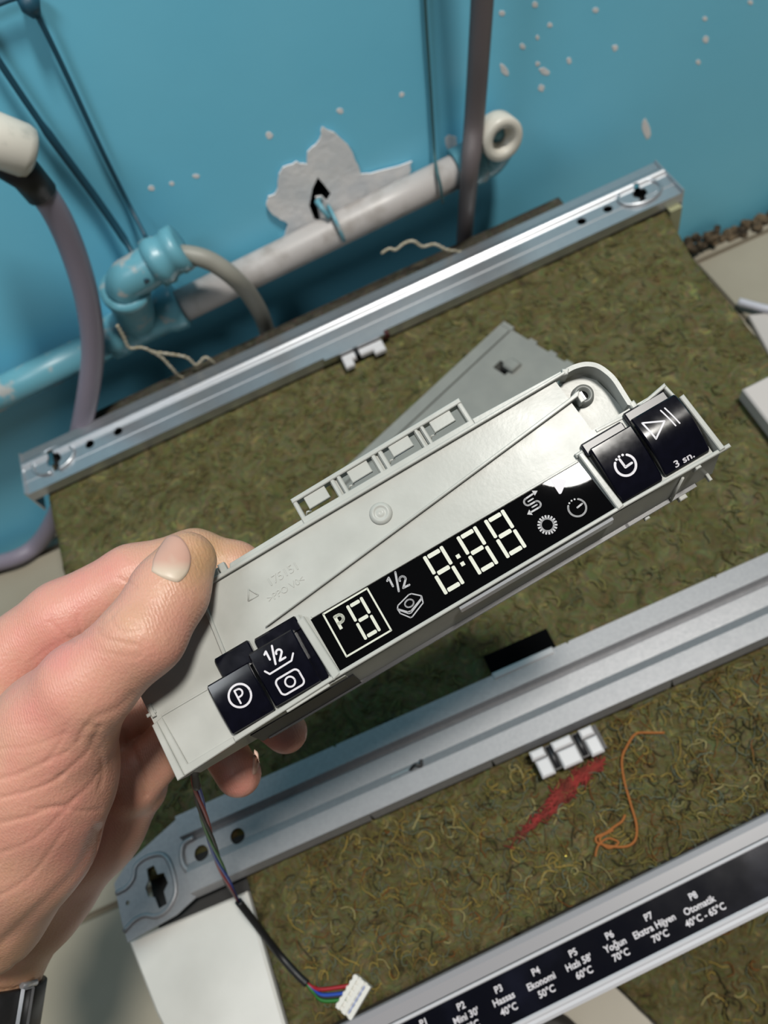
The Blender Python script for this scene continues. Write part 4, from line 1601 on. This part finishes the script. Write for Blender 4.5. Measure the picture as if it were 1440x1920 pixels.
V, Fq = surface_nets(out)
V = lo_c + V * H
# light smoothing
nb = np.zeros_like(V)
for _ in range(3):
    nb[:] = 0
    ct = np.zeros(len(V))
    for a, b in ((0, 1), (1, 2), (2, 3), (3, 0)):
        np.add.at(nb, Fq[:, a], V[Fq[:, b]])
        np.add.at(nb, Fq[:, b], V[Fq[:, a]])
        np.add.at(ct, Fq[:, a], 1)
        np.add.at(ct, Fq[:, b], 1)
    V = V * .5 + .5 * nb / np.maximum(ct, 1)[:, None]
Rw = np.stack([RT, DW, FW], 1)
me = bpy.data.meshes.new('person')
me.from_pydata([tuple(p) for p in V], [], [tuple(f_) for f_ in Fq])
me.update()
tmp = link('tmp', me)
sm = tmp.modifiers.new('s', 'SUBSURF')
sm.levels = 1
bpy.context.view_layer.update()
me2 = bpy.data.meshes.new_from_object(tmp.evaluated_get(bpy.context.evaluated_depsgraph_get()))
bpy.data.objects.remove(tmp)
n = len(me2.vertices)
co = np.empty(n * 3)
me2.vertices.foreach_get('co', co)
co = co.reshape(-1, 3)
nr = np.empty(n * 3)
me2.vertices.foreach_get('normal', nr)
nr = nr.reshape(-1, 3)
PX = co[:, 0] / co[:, 2] * FPX + 720
PY = co[:, 1] / co[:, 2] * FPX + 960
# skin creases, (line in the photo, depth mm, half width px, nearest/farthest depth)
c8 = lambda L: [(x / 3.4286, 1040 + y / 3.4286) for x, y in L]
creases = [
    (c8([(620, 480), (660, 530), (760, 565), (870, 580)]), .35, 4), (c8([(715, 400), (735, 455), (800, 500), (900, 490)]), .40, 4), (c8([(830, 420), (905, 480)]), .4, 4),
    (c8([(640, 440), (700, 410), (760, 345)]), .3, 4), (c8([(560, 600), (700, 640), (900, 660)]), .2, 4), (c8([(560, 1095), (640, 1040), (760, 985), (850, 900)]), .6, 8),
    (c8([(500, 1210), (545, 1120), (640, 1110)]), .55, 6), (c8([(640, 1115), (570, 1260), (480, 1350), (390, 1430)]), .55, 6), (c8([(0, 1445), (150, 1400), (300, 1330), (430, 1270)]), .5, 5),
    (c8([(0, 1565), (150, 1530), (300, 1480), (400, 1420)]), .6, 5), (c8([(200, 1640), (400, 1620), (560, 1500), (640, 1400)]), .5, 5), (c8([(0, 1725), (200, 1680), (350, 1620), (520, 1650), (640, 1640)]), .6, 5),
    (c8([(640, 1250), (665, 1400), (640, 1500)]), .6, 5), (c8([(300, 1340), (400, 1180), (430, 1100)]), .3, 5), (c8([(620, 1290), (600, 1180)]), .5, 5),
    (c8([(880, 210), (830, 180), (760, 150)]), .5, 4), (c8([(470, 550), (400, 510), (330, 430)]), .5, 5), (c8([(520, 500), (500, 400)]), .4, 5),
    (c8([(0, 1250), (200, 1230), (420, 1150)]), .25, 5), (c8([(100, 1100), (300, 1060), (420, 1000)]), .15, 5),
    ([(0, 1775), (90, 1690), (150, 1630), (185, 1560)], 1.5, 12), ([(30, 1810), (90, 1800), (130, 1770), (170, 1720)], .7, 7), ([(0, 1680), (60, 1640), (120, 1560)], .4, 5),
    ([(0, 1600), (70, 1570), (140, 1500)], .4, 5), ([(235, 1375), (262, 1440), (274, 1490)], 1.4, 7), ([(60, 1240), (110, 1205), (190, 1180)], .3, 5),
]
front = nr[:, 2] < .1
dz = np.zeros(n)
for line, dep, wpx in creases:
    dmin = np.full(n, 1e9)
    L = spline([(x, y, 0) for x, y in line], 6)
    for a, b in zip(L[:-1], L[1:]):
        d_ = np.array([b.x - a.x, b.y - a.y])
        L2 = d_ @ d_ + 1e-9
        t = np.clip(((PX - a.x) * d_[0] + (PY - a.y) * d_[1]) / L2, 0, 1)
        dmin = np.minimum(dmin, np.hypot(PX - a.x - t * d_[0], PY - a.y - t * d_[1]))
    dz -= .55 * dep * np.exp(-(dmin / wpx) ** 2)
co[front] += nr[front] * dz[front][:, None]
# flush of the skin: pink, tan and pale areas that belong to it
pink = np.zeros(n)
for x, y, r_, a in ((170, 1110, 130, .6), (60, 1220, 90, .5), (110, 1235, 24, .8), (70, 1345, 60, .5), (100, 1500, 120, .35), (340, 1240, 60, .3), (320, 1050, 60, -.5), (235, 1165, 50, -.7), (450, 1470, 60, .6), (540, 1390, 60, .6), (60, 1830, 90, -.5), (150, 1600, 80, .3), (395, 1040, 50, -.8)):
    pink += a * np.exp(-((PX - x) ** 2 + (PY - y) ** 2) / r_ ** 2)
wc = co @ Rw.T * .001 + CAM
pbase = wc[np.argmin(np.abs(PX - 150) + np.abs(PY - 1500))]
HB = Vector((float(wc[:, 0].mean()), float(wc[:, 1].mean()), float(wc[:, 2].min())))
me2.vertices.foreach_set('co', (wc - np.array(HB)).ravel())
at = me2.attributes.new('flush', 'FLOAT', 'POINT')
at.data.foreach_set('value', np.clip(pink * .5 + .5, 0, 1))
me2.update()
me2.name = 'person'
me2.polygons.foreach_set('use_smooth', [True] * len(me2.polygons))

M_skin = mat('skin', srgb(216, 166, 142), 0.42, 0, .45)
p = M_skin.node_tree.nodes['Principled BSDF']
nt = M_skin.node_tree
p.inputs['Subsurface Weight'].default_value = 0.25
p.inputs['Subsurface Radius'].default_value = (1.0, .35, .2)
p.inputs['Subsurface Scale'].default_value = 0.004
at_n = nt.nodes.new('ShaderNodeAttribute')
at_n.attribute_name = 'flush'
rp = nt.nodes.new('ShaderNodeValToRGB')
rp.color_ramp.elements[0].position, rp.color_ramp.elements[1].position = .1, .95
rp.color_ramp.elements[0].color, rp.color_ramp.elements[1].color = srgb(212, 166, 124), srgb(236, 158, 144)
q = rp.color_ramp.elements.new(.5)
q.color = srgb(229, 172, 147)
tc = nt.nodes.new('ShaderNodeTexCoord')
n1 = nt.nodes.new('ShaderNodeTexNoise')
n1.inputs['Scale'].default_value = 120
n1.inputs['Detail'].default_value = 5
nt.links.new(tc.outputs['Object'], n1.inputs['Vector'])
mm = nt.nodes.new('ShaderNodeMath')
mm.operation = 'MULTIPLY_ADD'
mm.inputs[1].default_value = .5
nt.links.new(n1.outputs['Fac'], mm.inputs[0])
nt.links.new(at_n.outputs['Fac'], mm.inputs[2])
m3 = nt.nodes.new('ShaderNodeMath')
m3.operation = 'SUBTRACT'
m3.inputs[1].default_value = .25
nt.links.new(mm.outputs[0], m3.inputs[0])
nt.links.new(m3.outputs[0], rp.inputs['Fac'])
nt.links.new(rp.outputs['Color'], p.inputs['Base Color'])
n2 = nt.nodes.new('ShaderNodeTexNoise')
n2.inputs['Scale'].default_value = 1600
n2.inputs['Detail'].default_value = 3
nt.links.new(tc.outputs['Object'], n2.inputs['Vector'])
n3 = nt.nodes.new('ShaderNodeTexVoronoi')
n3.inputs['Scale'].default_value = 700
nt.links.new(tc.outputs['Object'], n3.inputs['Vector'])
ad = nt.nodes.new('ShaderNodeMath')
ad.operation = 'ADD'
nt.links.new(n2.outputs['Fac'], ad.inputs[0])
nt.links.new(n3.outputs['Distance'], ad.inputs[1])
wv = nt.nodes.new('ShaderNodeTexWave')
wv.inputs['Scale'].default_value = 330
wv.inputs['Distortion'].default_value = 5
wv.inputs['Detail'].default_value = 3
wv.inputs['Detail Scale'].default_value = 1.2
nt.links.new(tc.outputs['Object'], wv.inputs['Vector'])
wm_ = nt.nodes.new('ShaderNodeMath')
wm_.operation = 'MULTIPLY_ADD'
wm_.inputs[1].default_value = .45
nt.links.new(wv.outputs['Fac'], wm_.inputs[0])
nt.links.new(ad.outputs[0], wm_.inputs[2])
bp_ = nt.nodes.new('ShaderNodeBump')
bp_.inputs['Strength'].default_value = .3
bp_.inputs['Distance'].default_value = .0004
nt.links.new(wm_.outputs[0], bp_.inputs['Height'])
nt.links.new(bp_.outputs['Normal'], p.inputs['Normal'])
me2.materials.clear()
me2.materials.append(M_skin)
person = link('person', me2, None, label='left hand of a person gripping the grey module, thumb on its front', category='person')
person.location = HB

# nails, fitted onto the finger surface
bvh = BVHTree.FromPolygons([tuple(v_) for v_ in wc], [tuple(p_.vertices) for p_ in me2.polygons])
M_nail = mat('nail', srgb(222, 176, 160), .42, 0, .4)


def nail(pl_px, lunula, name, label):
    """pl_px: outline in the photo; the plate is laid on the finger where those rays meet it"""
    P = spline([(x, y, 0) for x, y in pl_px + pl_px[:1]], 5)[:-1]
    c_ = sum(P, Vector()) / len(P)
    mb = MB()
    rows = []
    for s_, up_ in ((1.0, .0000), (.97, .0005), (.85, .0008), (.6, .0010), (.3, .0011)):
        r_ = []
        for p_ in P:
            q_ = c_ + (p_ - c_) * s_
            d_ = Vector(ray(q_.x, q_.y)).normalized()
            hit = bvh.ray_cast(Vector(CAM), d_)
            if hit[0] is None:
                hit = (Vector(CAM) + d_ * .25, -d_)
            r_.append(hit[0] + hit[1] * up_ - HB)
        rows.append(r_)
    R_ = mb.loft(rows, 0, True, False, True)
    mb.f(R_[-1], 0, True)
    o_ = mb.build(name, M_nail, person, label=label)
    vv = []
    for v_ in o_.data.vertices:
        cc_ = R3 @ (np.array(v_.co + HB) - CAM)
        vv.append(lunula(cc_[0] / cc_[2] * FPX + 720, cc_[1] / cc_[2] * FPX + 960))
    at2 = o_.data.attributes.new('moon', 'FLOAT', 'POINT')
    at2.data.foreach_set('value', vv)
    return o_


ntn = M_nail.node_tree
an = ntn.nodes.new('ShaderNodeAttribute')
an.attribute_name = 'moon'
mxn = ntn.nodes.new('ShaderNodeMixRGB')
mxn.inputs[1].default_value = srgb(222, 172, 152)
mxn.inputs[2].default_value = srgb(226, 206, 184)
ntn.links.new(an.outputs['Fac'], mxn.inputs[0])
ntn.links.new(mxn.outputs[0], ntn.nodes['Principled BSDF'].inputs['Base Color'])
nail([(284, 1072), (288, 1050), (299, 1028), (314, 1008), (328, 1004), (343, 1012), (355, 1032), (358, 1052), (352, 1074), (338, 1090), (325, 1091), (304, 1083)], lambda x, y: float(np.clip((y - 1050) / 22, 0, 1)), 'thumb_nail', 'thumb nail with pale half moon')
nail([(477, 1405), (484, 1412), (485, 1430), (479, 1450), (473, 1450), (474, 1425)], lambda x, y: .3, 'finger_nail', 'edge of a finger nail below the module')

# wristwatch strap
wwb = np.mean([V_ for V_ in (cs(10, 1905, 318),)], 0)
axw = cs(-45, 1790, 336) - cs(-110, 2140, 312)
axw = Vector(Rw @ (axw / np.linalg.norm(axw)))
wc0 = Vector(Rw @ (cs(-58, 1888, 330) * .001) + CAM)
watch = thing('wristwatch', 'black watch strap around the wrist in the bottom left corner', 'watch', loc=wc0)
mb = MB()
u = axw.orthogonal().normalized()
v = axw.cross(u)
rings = []
for k in range(41):
    t = 2 * pi * k / 40
    d_ = u * cos(t) + v * sin(t)
    rings.append([d_ * .0272 + axw * .010, d_ * .0298 + axw * .009, d_ * .0298 - axw * .009, d_ * .0272 - axw * .010])
mb.loft(rings, 0, True, False, True)
mb.build('strap', M_leather, watch)
sd = Vector(Rw @ np.array([.62, .60, -.5])).normalized()
sd = (sd - axw * sd.dot(axw)).normalized()
mb = MB()
sv = axw.cross(sd)
mb.loft([[sd * .0298 + axw * a + sv * b, sd * .0316 + axw * a * .9 + sv * b * .9][0:2] for a, b in ((.0105, -.003), (.0105, .003), (-.0105, .003), (-.0105, -.003), (.0105, -.003))], 0, False, False)
mb.tube([sd * .0307 + axw * .0112 + sv * -.004, sd * .0307 + axw * .0112 + sv * .004], .0013, 8)
mb.build('buckle', M_steel, watch, label='steel strap keeper')
